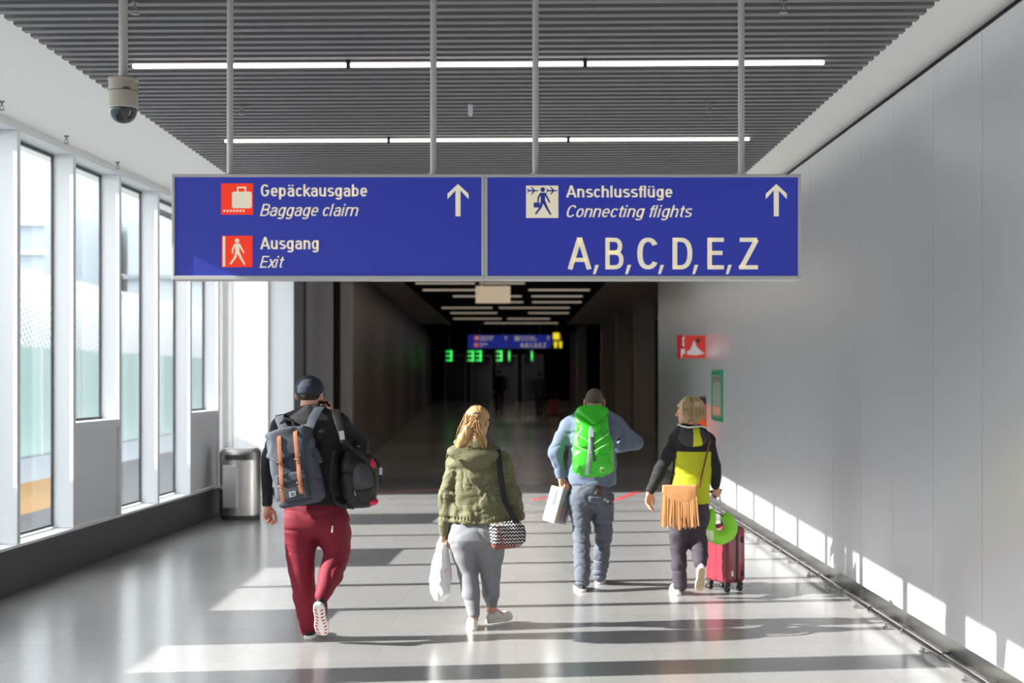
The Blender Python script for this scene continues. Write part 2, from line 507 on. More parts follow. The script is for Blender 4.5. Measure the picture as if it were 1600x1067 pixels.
# dark connecting passage beyond the portal
def wall_line(name, pts, z0, z1, mt, th=0.12, side=-1):
    mm = MB()
    for (xa, ya), (xb, yb) in zip(pts[:-1], pts[1:]):
        d = Vector((xb - xa, yb - ya, 0)).normalized(); nn = Vector((d.y, -d.x, 0)) * side * -th
        A = Vector((xa, ya, 0)); B = Vector((xb, yb, 0))
        vs = [(*A.xy, z0), (*B.xy, z0), (*(B - nn).xy, z0), (*(A - nn).xy, z0), (*A.xy, z1), (*B.xy, z1), (*(B - nn).xy, z1), (*(A - nn).xy, z1)]
        mm.add(vs, [(0, 3, 2, 1), (4, 5, 6, 7), (0, 1, 5, 4), (1, 2, 6, 5), (2, 3, 7, 6), (3, 0, 4, 7)])
    return struct(mm.build(name, mt))
m = MB(); m.box(-3.3, -2.97, 23.0, 23.15, 0, 4.0); m.box(-4.5, -3.3, 22.42, 22.6, -0.5, 4.4); m.box(-3.3, -3.2, 22.0, 23.0, 0, 4.3); struct(m.build('wall_portal', PORTAL)); wall_line('wall_outer', [(-4.5, 22.4), (-5.6, 84)], -0.5, 4.4, DARK)
m = MB(); m.box(-2.96, -2.78, 24.0, 24.3, 0, 4.0); struct(m.build('trim_31', TUNNEL2))
m = MB()
A = Vector((-3.0, 24.4, 0)); B = Vector((-4.05, 68, 0)); n_pan = 26
for i in range(n_pan):
    pa = A.lerp(B, i / n_pan); pb = A.lerp(B, (i + 0.994) / n_pan)
    m.add([(pa.x, pa.y, fz(pa.y)), (pb.x, pb.y, fz(pb.y)), (pb.x - 0.1, pb.y, fz(pb.y)), (pa.x - 0.1, pa.y, fz(pa.y)),
           (pa.x, pa.y, 3.9), (pb.x, pb.y, 3.9), (pb.x - 0.1, pb.y, 3.9), (pa.x - 0.1, pa.y, 3.9)],
          [(0, 3, 2, 1), (4, 5, 6, 7), (0, 1, 5, 4), (1, 2, 6, 5), (2, 3, 7, 6), (3, 0, 4, 7)])
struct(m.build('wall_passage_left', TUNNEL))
m = MB(); m.add([(-3.1, 24.4, 3.9), (-2.5, 24.4, 3.9), (-2.5, 56, 3.9), (-3.9, 56, 3.9), (-3.1, 24.4, 4.2), (-2.5, 24.4, 4.2), (-2.5, 56, 4.2), (-3.9, 56, 4.2)],
                [(0, 3, 2, 1), (4, 5, 6, 7), (0, 1, 5, 4), (1, 2, 6, 5), (2, 3, 7, 6), (3, 0, 4, 7)])
struct(m.build('trim_32', TUNNEL2))
m = MB(); m.box(2.0, 5.0, 28.0, 56, 3.9, 4.2); struct(m.build('trim_33', TUNNEL2))
m = MB(); m.box(-2.5, 2.0, 26.2, 56, 4.1, 4.2)
y = 26.4
while y < 56:
    m.box(-2.5, 2.0, y, y + 0.12, 3.9, 3.96); y += 0.5
struct(m.build('ceiling_passage', DARK))  # same slatted ceiling as the corridor, the passage's darkness put into its colour
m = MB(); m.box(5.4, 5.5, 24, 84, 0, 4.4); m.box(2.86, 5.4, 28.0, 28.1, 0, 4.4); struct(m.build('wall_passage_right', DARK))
for i, (x0, x1, d) in enumerate([(3.18, 3.72, 38), (3.27, 3.76, 46), (3.02, 3.55, 50), (2.5, 2.9, 58), (2.55, 2.9, 66)]):
    m = MB(); m.box(x0, x1, d, d + 0.6, fz(d) - 0.03, 3.9); struct(m.build('trim_%d' % (34 + i), TUNNEL2))
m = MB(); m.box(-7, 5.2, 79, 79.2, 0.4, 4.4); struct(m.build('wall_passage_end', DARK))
# glazed doors at the far end
DOORF = mat('door_frame_grey', srgb(120, 116, 110), 0.4)
DG = mat('dark_door_glass', srgb(26, 26, 28), 0.1)
for i, (x0, x1) in enumerate([(-3.6, -2.5), (-2.3, -1.2), (-1.0, 0.1), (0.3, 1.4)]):
    zf = fz(72)
    dd = thing('door_%d' % (i + 1), 'd', 'd', (x0, 72, zf))
    for kk in ('label', 'category'): del dd[kk]
    struct(dd)
    m = MB(); m.box(x0, x0 + 0.07, 72, 72.08, zf, zf + 2.3); m.box(x1 - 0.07, x1, 72, 72.08, zf, zf + 2.3); m.box(x0, x1, 72, 72.08, zf + 2.3, zf + 2.4)
    m.build('door_frame', DOORF, dd)
    m = MB(); m.box(x0 + 0.07, x1 - 0.07, 72.02, 72.05, zf + 0.01, zf + 2.3); m.build('door_leaf', DG, dd)

# weak area lights added under the ceiling to brighten the passage beside its dim strips
for yy_, pw in ((27.5, 18), (34, 18), (42, 16), (50, 12), (60, 14), (70, 12)):
    ld = bpy.data.lights.new('passage_fill', 'AREA'); ld.energy = pw; ld.size = 2.4; ld.size_y = 0.3; ld.shape = 'RECTANGLE'; ld.color = (1.0, 0.86, 0.74)
    lo = bpy.data.objects.new('passage_fill', ld); lo.location = (-0.2, yy_, 3.82); COL.objects.link(lo)
# ------------------------------------------------------------------ outside the windows
APRON = mat('pale_concrete', srgb(176, 176, 174), 0.9, noise=0.05, nscale=0.3)
FACADE = mat('pale_blue_grey_cladding', srgb(140, 149, 158), 0.5, noise=0.04, nscale=0.8)
FACADE2 = mat('white_cladding', srgb(178, 186, 188), 0.5)
TEAL = mat('pale_teal_glazing', srgb(160, 184, 182), 0.2)
OCHRE = mat('ochre_cladding', srgb(168, 132, 80), 0.7)
m = MB(); m.box(-160, -5.6, -60, 200, -4.2, -4.0); struct(m.build('ground_apron', APRON))

def perforated():
    mm = bpy.data.materials.new('perforated_white_sheet'); mm.use_nodes = True
    nt = mm.node_tree; L = nt.links
    p = nt.nodes['Principled BSDF']; p.inputs['Base Color'].default_value = srgb(225, 230, 230); p.inputs['Roughness'].default_value = 0.5
    tc = nt.nodes.new('ShaderNodeTexCoord')
    vo = nt.nodes.new('ShaderNodeTexVoronoi'); vo.inputs['Scale'].default_value = 8; vo.inputs['Randomness'].default_value = 0.0
    mp = nt.nodes.new('ShaderNodeMapping'); mp.inputs['Scale'].default_value = (1, 1, 1); mp.inputs['Rotation'].default_value = (math.radians(35), 0, 0)
    L.new(tc.outputs['Object'], mp.inputs[0]); L.new(mp.outputs[0], vo.inputs['Vector'])
    lt = nt.nodes.new('ShaderNodeMath'); lt.operation = 'GREATER_THAN'; lt.inputs[1].default_value = 0.36
    L.new(vo.outputs['Distance'], lt.inputs[0]); L.new(lt.outputs[0], p.inputs['Alpha'])
    return mm
PERF = perforated()
# long low annex in front of the windows, with a perforated guard on its roof edge
DKCLAD = mat('dark_grey_base_cladding', srgb(92, 94, 98), 0.7)
t = thing('annex_building', 'low pale annex outside the left windows nearest the camera', 'building', (-9.0, 10, -4))
m = MB(); m.box(-12.0, -8.8, -20, 22.9, -4, 2.50); m.build('wall', FACADE, t)
m = MB(); m.box(-8.79, -8.75, -18, 22, 0.95, 2.05); m.build('glazing_band', TEAL, t)
m = MB(); m.box(-12.1, -8.65, -20.1, 22.9, 2.501, 2.60); m.build('roof_edge', FACADE2, t)
m = MB(); m.box(-9.3, -9.295, -20, 22.9, 2.601, 3.30); m.build('roof_guard', PERF, t)
# teal glazed wing farther along, seen through the nearest windows
t = thing('annex_building', 'teal glazed wing with perforated upper sheet and ochre base outside the left windows', 'building', (-9.0, 30, -4))
m = MB(); m.box(-14.0, -8.6, 23, 46, 0.39, 2.33); m.build('teal_storey', TEAL, t)
m = MB(); m.box(-14.0, -8.55, 23, 46, -0.03, 0.389); m.build('grey_band', FACADE, t)
m = MB(); m.box(-14.0, -8.7, 23, 28, -0.62, -0.031); m.build('ochre_band', OCHRE, t)
m = MB(); m.box(-14.0, -8.7, 28.01, 46, -0.62, -0.031); m.build('lower_band', DKCLAD, t)
m = MB(); m.box(-14.0, -8.7, 23, 46, -4, -0.621); m.build('base', DKCLAD, t)
m = MB(); m.box(-8.63, -8.625, 23, 46, 2.33, 3.70); m.build('perforated_sheet', PERF, t)
m = MB(); m.box(-13.0, -9.2, 23, 46, 2.331, 3.6); m.build('upper_storey', FACADE, t)
for k in range(6):
    m = MB(); m.box(-8.62, -8.56, 23.5 + 2.2 * k, 23.56 + 2.2 * k, 0.39, 2.33); m.build('mullion', FACADE2, t)
# taller pale blocks farther along the apron
for (x0, x1, y0, y1, h, mt, bands, lab) in [(-34, -14.6, 44, 70, 9.5, FACADE, (5.6, 6.5, 3.9), 'blue grey block with white bands seen through the nearest left window'),
                                     (-14.2, -8.8, 52, 80, 7.5, FACADE2, (2.2, 5.4), 'white block with grey bands seen through the second left window')]:
    t = thing('terminal_building', lab, 'building', (x0, y0, -4))
    m = MB(); m.box(x0, x1, y0, y1, -4, h); m.build('wall', mt, t)
    for z in bands:
        m = MB(); m.box(x0 - 0.1, x1 + 0.1, y0 - 0.25, y0, z, z + 0.14); m.build('floor_band', FACADE2 if mt is FACADE else FACADE, t)
    m = MB(); m.box(x0 + 0.4, x1 - 0.4, y0 - 0.06, y0 - 0.01, 2.6, 3.5); m.build('window_strip', mat('blue_grey_glazing', srgb(150, 162, 172), 0.15), t)
# stout outside post whose shade crosses the floor in the foreground
m = MB(); m.box(-5.9, -5.55, 7.85, 8.25, -4, 4.38)
tag(m.build('support_column', WHITE, None, bevel=0.02), 'thick white column outside the left windows near the camera', 'column')

# ------------------------------------------------------------------ lights in the ceiling
def emis(name, c, s):
    return mat(name, (0.8, 0.8, 0.8), 0.5, emit=c, estr=s)
TUBE = emis('lit_tube', (1.0, 0.93, 0.92), 2.4)
TUBEW = emis('lit_tube_warm', (1.0, 0.98, 0.86), 2.2)
TUBED = emis('dim_tube', (1.0, 0.84, 0.66), 0.20)
row = 0
ordn = ['nearest', 'second', 'third', 'fourth', 'fifth', 'sixth', 'seventh', 'eighth', 'ninth', 'tenth', 'eleventh']
for k in (-3, -1, 0, 1, 2, 3, 4):
    y = 9.35 + 2.98 * k
    where = {0: 'long lit ceiling strip running across the slats, the upper one in view', 1: 'lit ceiling strip across the slats just above the blue sign, lower of two in view'}.get(k, 'lit ceiling strip hidden from view, row %d from the photographer' % (k + 4))
    if k < 0: continue
    if k > 1: continue
    t = thing('ceiling_light', where, 'ceiling light', (-0.3, y, 3.86), 'strip lights across the slatted ceiling')
    xs = [-2.55, -1.105, 0.455, 2.03]
    mt = TUBE if k < 1 else TUBEW
    for a, b in zip(xs[:-1], xs[1:]):
        m = MB(); m.add([(a + 0.012, y + SK * a, 3.852), (b - 0.012, y + SK * b, 3.852), (b - 0.012, y + SK * b + 0.035, 3.852), (a + 0.012, y + SK * a + 0.035, 3.852),
                         (a + 0.012, y + SK * a, 3.872), (b - 0.012, y + SK * b, 3.872), (b - 0.012, y + SK * b + 0.035, 3.872), (a + 0.012, y + SK * a + 0.035, 3.872)],
                        [(0, 3, 2, 1), (4, 5, 6, 7), (0, 1, 5, 4), (1, 2, 6, 5), (2, 3, 7, 6), (3, 0, 4, 7)])
        m.build('diffuser', mt, t)
    for b in xs[1:-1]:
        m = MB(); m.box(b - 0.012, b + 0.012, y + SK * b - 0.005, y + SK * b + 0.04, 3.835, 3.9); m.build('clip', FRAMEDARK, t)
# dim strips of the passage, laid in two or three pieces per row
rows = [(29.3, [(-2.3, -0.35), (0.55, 1.85)]), (31.2, [(-2.2, -0.9), (-0.8, 0.2)]), (33.6, [(-2.2, -0.3), (0.3, 1.75)]), (36.2, [(-1.6, 0.15), (0.4, 1.7)]),
        (39.0, [(-0.95, 0.2), (0.45, 1.8)]), (42.2, [(-2.2, -0.7), (-0.5, 1.6)]), (45.6, [(-2.1, -0.6), (0.4, 1.7)]), (50.0, [(-2.2, -0.5), (-0.3, 1.2)]), (54.0, [(-1.2, 1.6)])]
names = ['nearest', 'second nearest', 'third nearest', 'fourth nearest', 'fifth nearest', 'sixth nearest', 'seventh nearest', 'second farthest', 'farthest']
for (y, segs), nm in zip(rows, names):
    t = thing('ceiling_light', 'dim ceiling strip in the dark passage, %s row' % nm, 'ceiling light', (0, y, 3.86), 'dim strip lights in the dark passage')
    for a, b in segs:
        m = MB(); m.box(a, b, y, y + 0.09, 3.855, 3.89); m.build('diffuser', TUBED, t)

# sprinkler heads
SPR = mat('sprinkler_metal', srgb(150, 148, 146), 0.4, metal=0.6)
def on_ceiling(px, py, z):
    d = 2222.0 * (z - 1.8) / (590 - py); return Vector(((px - 806) / 2222.0 * d, d, z))
def sprinkler(p, label, white=False):
    t = thing('sprinkler_head', label, 'sprinkler', p, 'sprinkler heads under the ceiling')
    m = MB(); m.M = Matrix.Translation(p); m.lathe([(0.022, 0.0), (0.022, -0.012), (0.008, -0.014), (0.008, -0.04)], 12); m.build('body', WHITE if white else SPR, t, 'auto')
    m = MB(); m.M = Matrix.Translation(p)
    for s in (-1, 1): m.tube([(0.008 * s, 0, -0.035), (0.016 * s, 0, -0.05), (0.004 * s, 0, -0.068)], 0.003, 6)
    m.build('yoke', SPR, t, True)
    m = MB(); m.M = Matrix.Translation(p); m.lathe([(0.001, -0.066), (0.024, -0.068), (0.024, -0.072), (0.001, -0.073)], 12); m.build('deflector', SPR, t, 'auto')
for (px, py, z, lab) in [(211, 2, 3.88, 'small sprinkler in the slats right of the camera pole'), (378, 165, 3.88, 'small sprinkler in the slats right of the leftmost sign rod'),
                         (1108, 161, 3.88, 'small sprinkler in the slats left of the rightmost sign rod'), (1042, 250, 3.88, 'small sprinkler in the slats just above the right sign panel'),
                         (1224, 0, 3.88, 'small sprinkler in the slats at the top edge, right of the rightmost rod'),
                         (3, 158, 3.95, 'small sprinkler under the left white soffit, nearest the camera'), (104, 212, 3.95, 'small sprinkler under the left white soffit, second along'), (184, 253, 3.95, 'small sprinkler under the left white soffit, third along')]:
    sprinkler(on_ceiling(px, py, z), lab)
p = on_ceiling(735, 163, 3.88)
m = MB(); m.box(p.x - 0.018, p.x + 0.018, p.y - 0.018, p.y + 0.018, p.z - 0.075, p.z)
m.box(p.x - 0.012, p.x + 0.012, p.y - 0.012, p.y + 0.012, p.z - 0.09, p.z - 0.0751)
tag(m.build('smoke_detector', WHITE, None, bevel=0.004), 'small white sensor stub hanging from the slats between the middle rods', 'detector')

# ------------------------------------------------------------------ the blue hanging sign
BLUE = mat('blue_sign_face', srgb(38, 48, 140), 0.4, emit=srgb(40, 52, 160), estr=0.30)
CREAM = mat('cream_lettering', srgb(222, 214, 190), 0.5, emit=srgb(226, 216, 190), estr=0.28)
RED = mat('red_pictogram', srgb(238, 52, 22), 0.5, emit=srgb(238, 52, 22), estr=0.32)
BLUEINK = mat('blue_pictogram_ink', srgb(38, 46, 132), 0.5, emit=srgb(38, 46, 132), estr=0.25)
def arrow_up(m, cx, zt, zb, w, t, y0):
    s = w * 0.19
    m.prism([(cx, zt), (cx + w / 2, zt - w * 0.46), (cx + w / 2, zt - w * 0.46 - s * 1.35), (cx + s * 0.62, zt - w * 0.30), (cx + s * 0.62, zb), (cx - s * 0.62, zb), (cx - s * 0.62, zt - w * 0.30), (cx - w / 2, zt - w * 0.46 - s * 1.35), (cx - w / 2, zt - w * 0.46)], t, y0)
def walker(m, cx, z0, h, t, y0, case=False):
    k = h / 100.0
    P = lambda x, z: (cx + x * k, z0 + z * k)
    m.disc(P(-1, 91), 8.5 * k, t, y0)
    m.prism([P(-9, 80), P(8, 80), P(7, 45), P(-8, 45)], t, y0)
    m.stroke(P(7, 78), P(17, 58), 7 * k, 6 * k, t, y0); m.stroke(P(16, 60), P(25, 44), 6 * k, 5 * k, t, y0)
    m.stroke(P(-8, 78), P(-18, 60), 7 * k, 6 * k, t, y0); m.stroke(P(-17, 62), P(-19, 42), 6 * k, 5 * k, t, y0)
    m.stroke(P(3, 48), P(14, 24), 11 * k, 8 * k, t, y0); m.stroke(P(13, 26), P(28, 0), 8 * k, 6 * k, t, y0)
    m.stroke(P(-3, 48), P(-9, 26), 11 * k, 8 * k, t, y0); m.stroke(P(-8, 28), P(-27, 2), 8 * k, 6 * k, t, y0)
    if case:
        m.prism([P(-34, 44), P(-12, 44), P(-12, 26), P(-34, 26)], t, y0)

def hanging_sign(loc, label, group, detail=True):
    ox, oy, oz = loc                      # bottom centre of the front face; local drawing in metres from pixel measures
    t = thing('hanging_sign', label, 'sign', loc, group)
    W, H, D = 3.365, 0.565, 0.14
    S = 292.4
    def T(px, py): return ((px - 760.0) / S, (437.0 - py) / S)      # local x,z
    M = Matrix.Translation(Vector(loc))
    def nm(): mm = MB(); mm.M = M; return mm
    half = W / 2
    m = nm()
    for (a, b) in ((-half, -0.0105), (-0.0095, half)):
        fw = 0.016
        m.box(a, b, 0, D, 0, 0.022); m.box(a, b, 0, D, H - 0.016, H)
        m.box(a, a + fw, 0, D, 0.022, H - 0.016); m.box(b - fw, b, 0, D, 0.022, H - 0.016)
    m.build('frame', ALU, t, bevel=0.003)
    for (a, b) in ((-half + 0.017, -0.0275), (0.0075, half - 0.017)):
        m = nm(); m.box(a, b, 0.012, D - 0.012, 0.0225, H - 0.0165); m.build('face_panel', BLUE, t)
    y0 = 0.009; th = 0.0028
    # left panel
    m = nm(); m.box(T(345, 0)[0], T(395, 0)[0], y0, y0 + th, T(0, 335)[1], T(0, 286)[1]); pl = m.build('baggage_pictogram', RED, t)
    m = nm()
    x0, z1 = T(362, 299); x1, z0 = T(393, 325); m.rrect(x0, x1, z0, z1, 0.012, 0.002, y0 - 0.0025)
    hx0, hz0 = T(371, 300); hx1, hz1 = T(383, 292.5)
    m.stroke((hx0, hz0), (hx0, hz1), 0.008, 0.008, 0.002, y0 - 0.0025); m.stroke((hx1, hz0), (hx1, hz1), 0.008, 0.008, 0.002, y0 - 0.0025); m.stroke((hx0 - 0.004, hz1), (hx1 + 0.004, hz1), 0.008, 0.008, 0.002, y0 - 0.0025)
    for q in range(7): m.disc(T(350 + 5 * q, 329), 0.0062, 0.002, y0 - 0.0025, 10)
    m.build('suitcase_symbol', CREAM, pl)
    m = nm(); m.box(T(346, 0)[0], T(394, 0)[0], y0, y0 + th, T(0, 417)[1], T(0, 368)[1]); pl = m.build('exit_pictogram', RED, t)
    m = nm(); m.box(T(347.5, 0)[0], T(351.5, 0)[0], y0 - 0.0025, y0 - 0.0005, T(0, 416)[1], T(0, 369)[1])
    cx, z0 = T(370.5, 413); walker(m, cx, z0, 41 / S, 0.002, y0 - 0.0025); m.build('walker_symbol', CREAM, pl)
    m = nm(); x0, z0 = T(822, 340); x1, z1 = T(872.5, 289.5); m.box(x0, x1, y0, y0 + th, z0, z1); pl = m.build('transfer_pictogram', CREAM, t)
    m = nm(); cx, z0 = T(848.5, 335); walker(m, cx, z0, 43 / S, 0.002, y0 - 0.0025, True)
    for q in (833, 863):
        cx, cz = T(q, 297.5); k = 1 / S
        m.stroke((cx - 8.5 * k, cz), (cx + 8 * k, cz), 2.4 * k, 1.6 * k, 0.002, y0 - 0.0025)
        for s in (-1, 1):
            m.stroke((cx + 2 * k, cz), (cx - 3 * k, cz + 6.2 * k * s), 2.6 * k, 1.2 * k, 0.002, y0 - 0.0025)
            m.stroke((cx - 7 * k, cz), (cx - 9 * k, cz + 3.4 * k * s), 1.6 * k, 1.0 * k, 0.002, y0 - 0.0025)
    m.build('transfer_symbol', BLUEINK, pl)
    def T2(a, b, base, cap): return T(a, 0)[0], T(b, 0)[0], T(0, base)[1], T(0, cap)[1]
    for txt, a, b, base, cap, sh, bo in (('Gepäckausgabe', 407, 573.5, 306.5, 287.5, 0, 0.018), ('Baggage claim', 405.5, 560, 337.2, 318, 0.22, 0.004),
                                         ('Ausgang', 406, 497.5, 389, 370, 0, 0.018), ('Exit', 405, 444, 418, 399.5, 0.22, 0.004),
                                         ('Anschlussflüge', 884.5, 1051, 308, 289.5, 0, 0.018), ('Connecting flights', 885.5, 1082.5, 339, 320, 0.22, 0.004)):
        m = nm(); pen_text(txt, *T2(a, b, base, cap), y0, m, h=0.070 if sh == 0 else 0.056, shear=sh); m.build('lettering', CREAM, t)
    for ch, a, b in (('A', 887, 924.5), ('B', 946, 974.5), ('C', 996, 1027.5), ('D', 1051, 1082), ('E', 1105.5, 1131.5), ('Z', 1155, 1186)):
        m = nm(); pen_text(ch, *T2(a, b, 420.5, 371), y0, m, h=0.066); m.build('gate_letter', CREAM, t)
    for a in (926.5, 977, 1028.5, 1082, 1134.5):
        m = nm(); x, z = T(a, 0)[0], T(0, 428)[1]; k = 1 / S
        m.prism([(x, z), (x + 4.2 * k, z), (x + 9.5 * k, z + 14.5 * k), (x + 3.8 * k, z + 14.5 * k)], 0.002, y0); m.build('comma', CREAM, t)
    for a in (715.5, 1213.5):
        m = nm(); arrow_up(m, T(a, 0)[0], T(0, 287)[1], T(0, 337.5)[1], 33 / S, 0.002, y0); m.build('arrow', CREAM, t)
    if detail:
        for px in (355.5, 676, 837, 1161.5):
            m = nm(); x = T(px, 0)[0]
            m.tube([(x, D / 2, H + 0.0005), (x, D / 2, 4.245 - oz)], 0.0175, 14)
            m.tube([(x, D / 2, H + 0.0005), (x, D / 2, H + 0.012)], 0.03, 14)
            m.build('hanger_rod', ROD, t, 'auto')
    return t
hanging_sign(((760.0 - 806) / 292.4, 7.6, 2.323), 'large blue overhead sign with gate letters and exit arrows on four grey rods', 'blue hanging direction signs')
far = hanging_sign((-0.25, 57.0, 2.96), 'small distant blue overhead sign deep in the dark passage', 'blue hanging direction signs', detail=False)
for px in (-1.2, 1.2):
    m = MB(); m.box(far.location.x + px - 0.02, far.location.x + px + 0.02, 57.05, 57.09, 2.96 + 0.565, 4.38); m.build('hanger_rod', ROD, far)
YEL = mat('yellow_sign_face', srgb(220, 205, 40), 0.5, emit=srgb(225, 205, 40), estr=0.8)
t = thing('hanging_sign', 'tiny yellow sign beside the distant blue sign', 'sign', (1.62, 57.2, 3.1))
m = MB(); m.box(1.5, 1.75, 57.2, 57.24, 3.35, 3.6); m.build('upper_plate', YEL, t)
m = MB(); m.box(1.55, 1.65, 57.2, 57.24, 3.0, 3.25); m.box(1.75, 1.85, 57.2, 57.24, 3.0, 3.25); m.build('lower_plate', YEL, t)
m = MB(); m.box(1.61, 1.64, 57.25, 57.28, 3.0, 4.42); m.box(1.5, 1.86, 57.245, 57.26, 3.1, 3.5); m.build('hanger_rod', ROD, t)
# blank back of a sign
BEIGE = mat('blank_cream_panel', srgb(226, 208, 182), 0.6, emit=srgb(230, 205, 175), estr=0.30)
t = thing('hanging_sign', 'blank cream sign panel hanging at the mouth of the dark passage', 'sign', (-0.43, 27, 3.2))
m = MB(); m.box(-0.765, -0.105, 27, 27.08, 3.215, 3.54); m.build('panel', BEIGE, t, bevel=0.01)
m = MB()
for xx in (-0.65, -0.22): m.box(xx - 0.012, xx + 0.012, 27.03, 27.05, 3.541, 4.1)
m.build('hanger_rod', ROD, t)

# green gate numbers far away
GREEN = emis('green_led', (0.02, 1.0, 0.12), 0.55)
def seg_digits(txt, m):
    SEG = {'1': 'bc', '3': 'abgcd'}
    for i, ch in enumerate(txt):
        x = (i - (len(txt) - 1) / 2) * 0.34; w, h, t = 0.10, 0.19, 0.03
        P_ = dict(a=((-w, h), (w, h)), b=((w, 0), (w, h)), c=((w, -h), (w, 0)), d=((-w, -h), (w, -h)), g=((-w, 0), (w, 0)))
        for sname in SEG[ch]:
            (xa, za), (xb, zb) = P_[sname]
            m.box(x + min(xa, xb) - t, x + max(xa, xb) + t, -0.006, -0.001, min(za, zb) - t, max(za, zb) + t)

for px, digits, lab in ((701.5, '3', 'leftmost green lit number in the dark passage'), (741.5, '33', 'green lit pair of digits, second from left in the dark passage'),
                        (786, '31', 'green lit pair of digits, third from left in the dark passage'), (827.5, '1', 'rightmost green lit number in the dark passage')):
    d = 62.0; x = (px - 806) / 2222 * d; zc = 1.8 + (590 - 556) / 2222 * d
    t = thing('gate_display', lab, 'display', (x, d, zc), 'green gate numbers in the passage')
    w = 0.17 * len(digits) + 0.03
    m = MB(); m.box(x - w, x + w, d, d + 0.06, zc - 0.26, zc + 0.26); m.build('housing', DARK, t)
    m = MB(); m.M = Matrix.Translation((x, d, zc)); seg_digits(digits, m); m.build('digits', GREEN, t)
    m = MB(); m.box(x - 0.012, x + 0.012, d + 0.02, d + 0.04, zc + 0.26, 4.38); m.build('hanger_rod', ROD, t)
# ------------------------------------------------------------------ sculpting: smooth distance fields turned into meshes
S0 = 2222.0
def W(px, py, d):
    """point at distance d that the photograph shows at px, py (measured off the photo, in metres)"""
    return np.array([(px - 806.0) * d / S0, d, 1.8 - (py - 590.0) * d / S0])
_rng = np.random.RandomState(11)
_T = _rng.rand(32, 32, 32).astype(np.float32)
def vn(p):
    i = np.floor(p).astype(np.int64); f = p - i; f = f * f * (3 - 2 * f)
    a = i & 31; b = (i + 1) & 31
    x0, y0, z0 = a.T; x1, y1, z1 = b.T; fx, fy, fz_ = f.T
    c00 = _T[x0, y0, z0] * (1 - fx) + _T[x1, y0, z0] * fx; c10 = _T[x0, y1, z0] * (1 - fx) + _T[x1, y1, z0] * fx
    c01 = _T[x0, y0, z1] * (1 - fx) + _T[x1, y0, z1] * fx; c11 = _T[x0, y1, z1] * (1 - fx) + _T[x1, y1, z1] * fx
    return (c00 * (1 - fy) + c10 * fy) * (1 - fz_) + (c01 * (1 - fy) + c11 * fy) * fz_
def lump(p, amp, sc):
    return amp * (2 * vn(p * np.asarray(sc, float) + 7.3) - 1)
def crease(p, amp, sc, w=0.16):
    n = np.abs(2 * vn(p * np.asarray(sc, float) + 3.1 + 0.6 * vn(p * 9.0)[:, None]) - 1)
    return amp * np.exp(-(n / w) ** 2)
def smin(a, b, k):
    if k <= 0: return np.minimum(a, b)
    h = np.clip(0.5 + 0.5 * (b - a) / k, 0, 1)
    return b * (1 - h) + a * h - k * h * (1 - h)
def smax(a, b, k): return -smin(-a, -b, k)
def cone(p, a, b, ra, rb, fl=None):
    a = np.asarray(a, float); b = np.asarray(b, float); ba = b - a
    q = p - a
    t = np.clip((q @ ba) / max(ba @ ba, 1e-12), 0, 1)
    return np.linalg.norm(q - t[:, None] * ba, axis=1) - (ra + t * (rb - ra))
def chain(p, pts, rs, k=0.01):
    d = None
    for i in range(len(pts) - 1):
        e = cone(p, pts[i], pts[i + 1], rs[i], rs[i + 1])
        d = e if d is None else smin(d, e, k)
    return d
def ell(p, c, r, R=None):
    q = p - np.asarray(c, float)
    if R is not None: q = q @ R
    r = np.asarray(r, float)
    k0 = np.linalg.norm(q / r, axis=1); k1 = np.linalg.norm(q / (r * r), axis=1) + 1e-9
    return k0 * (k0 - 1) / k1
def rbox(q, c, h, r):
    e = np.abs(q - np.asarray(c, float)) - (np.asarray(h, float) - r)
    return np.linalg.norm(np.maximum(e, 0), axis=1) + np.minimum(e.max(axis=1), 0) - r
def loft(p, rows, n=2.4, k=0.02):
    """rows of (z, cx, cy, half width, half depth), low to high or high to low"""
    R = np.array(sorted(rows)); z = p[:, 2]
    cx, cy, w, d = (np.interp(z, R[:, 0], R[:, i]) for i in (1, 2, 3, 4))
    X = np.abs((p[:, 0] - cx) / w); Y = np.abs((p[:, 1] - cy) / d)
    q = (X ** n + Y ** n) ** (1.0 / n)
    e = (q - 1) * np.minimum(w, d) * 0.9
    return smax(e, np.maximum(R[0, 0] - z, z - R[-1, 0]), k)
def rows_px(lst, D):
    out = []
    for py, xl, xr, hd, dy in lst:
        a = W(xl, py, D + dy); b = W(xr, py, D + dy)
        out.append((a[2], (a[0] + b[0]) / 2, D + dy, (b[0] - a[0]) / 2, hd))
    return out
def rot(xax, zax):
    M = frame((0, 0, 0), xax, zax)
    return np.array(M.to_3x3())
def near(p, c, R, f, marg=0.06):
    """evaluate f only inside a ball, a lower bound elsewhere"""
    d = np.linalg.norm(p - np.asarray(c), axis=1) - R
    m = d < marg
    out = np.maximum(d, marg * 0.5)
    if m.any(): out[m] = f(p[m])
    return out

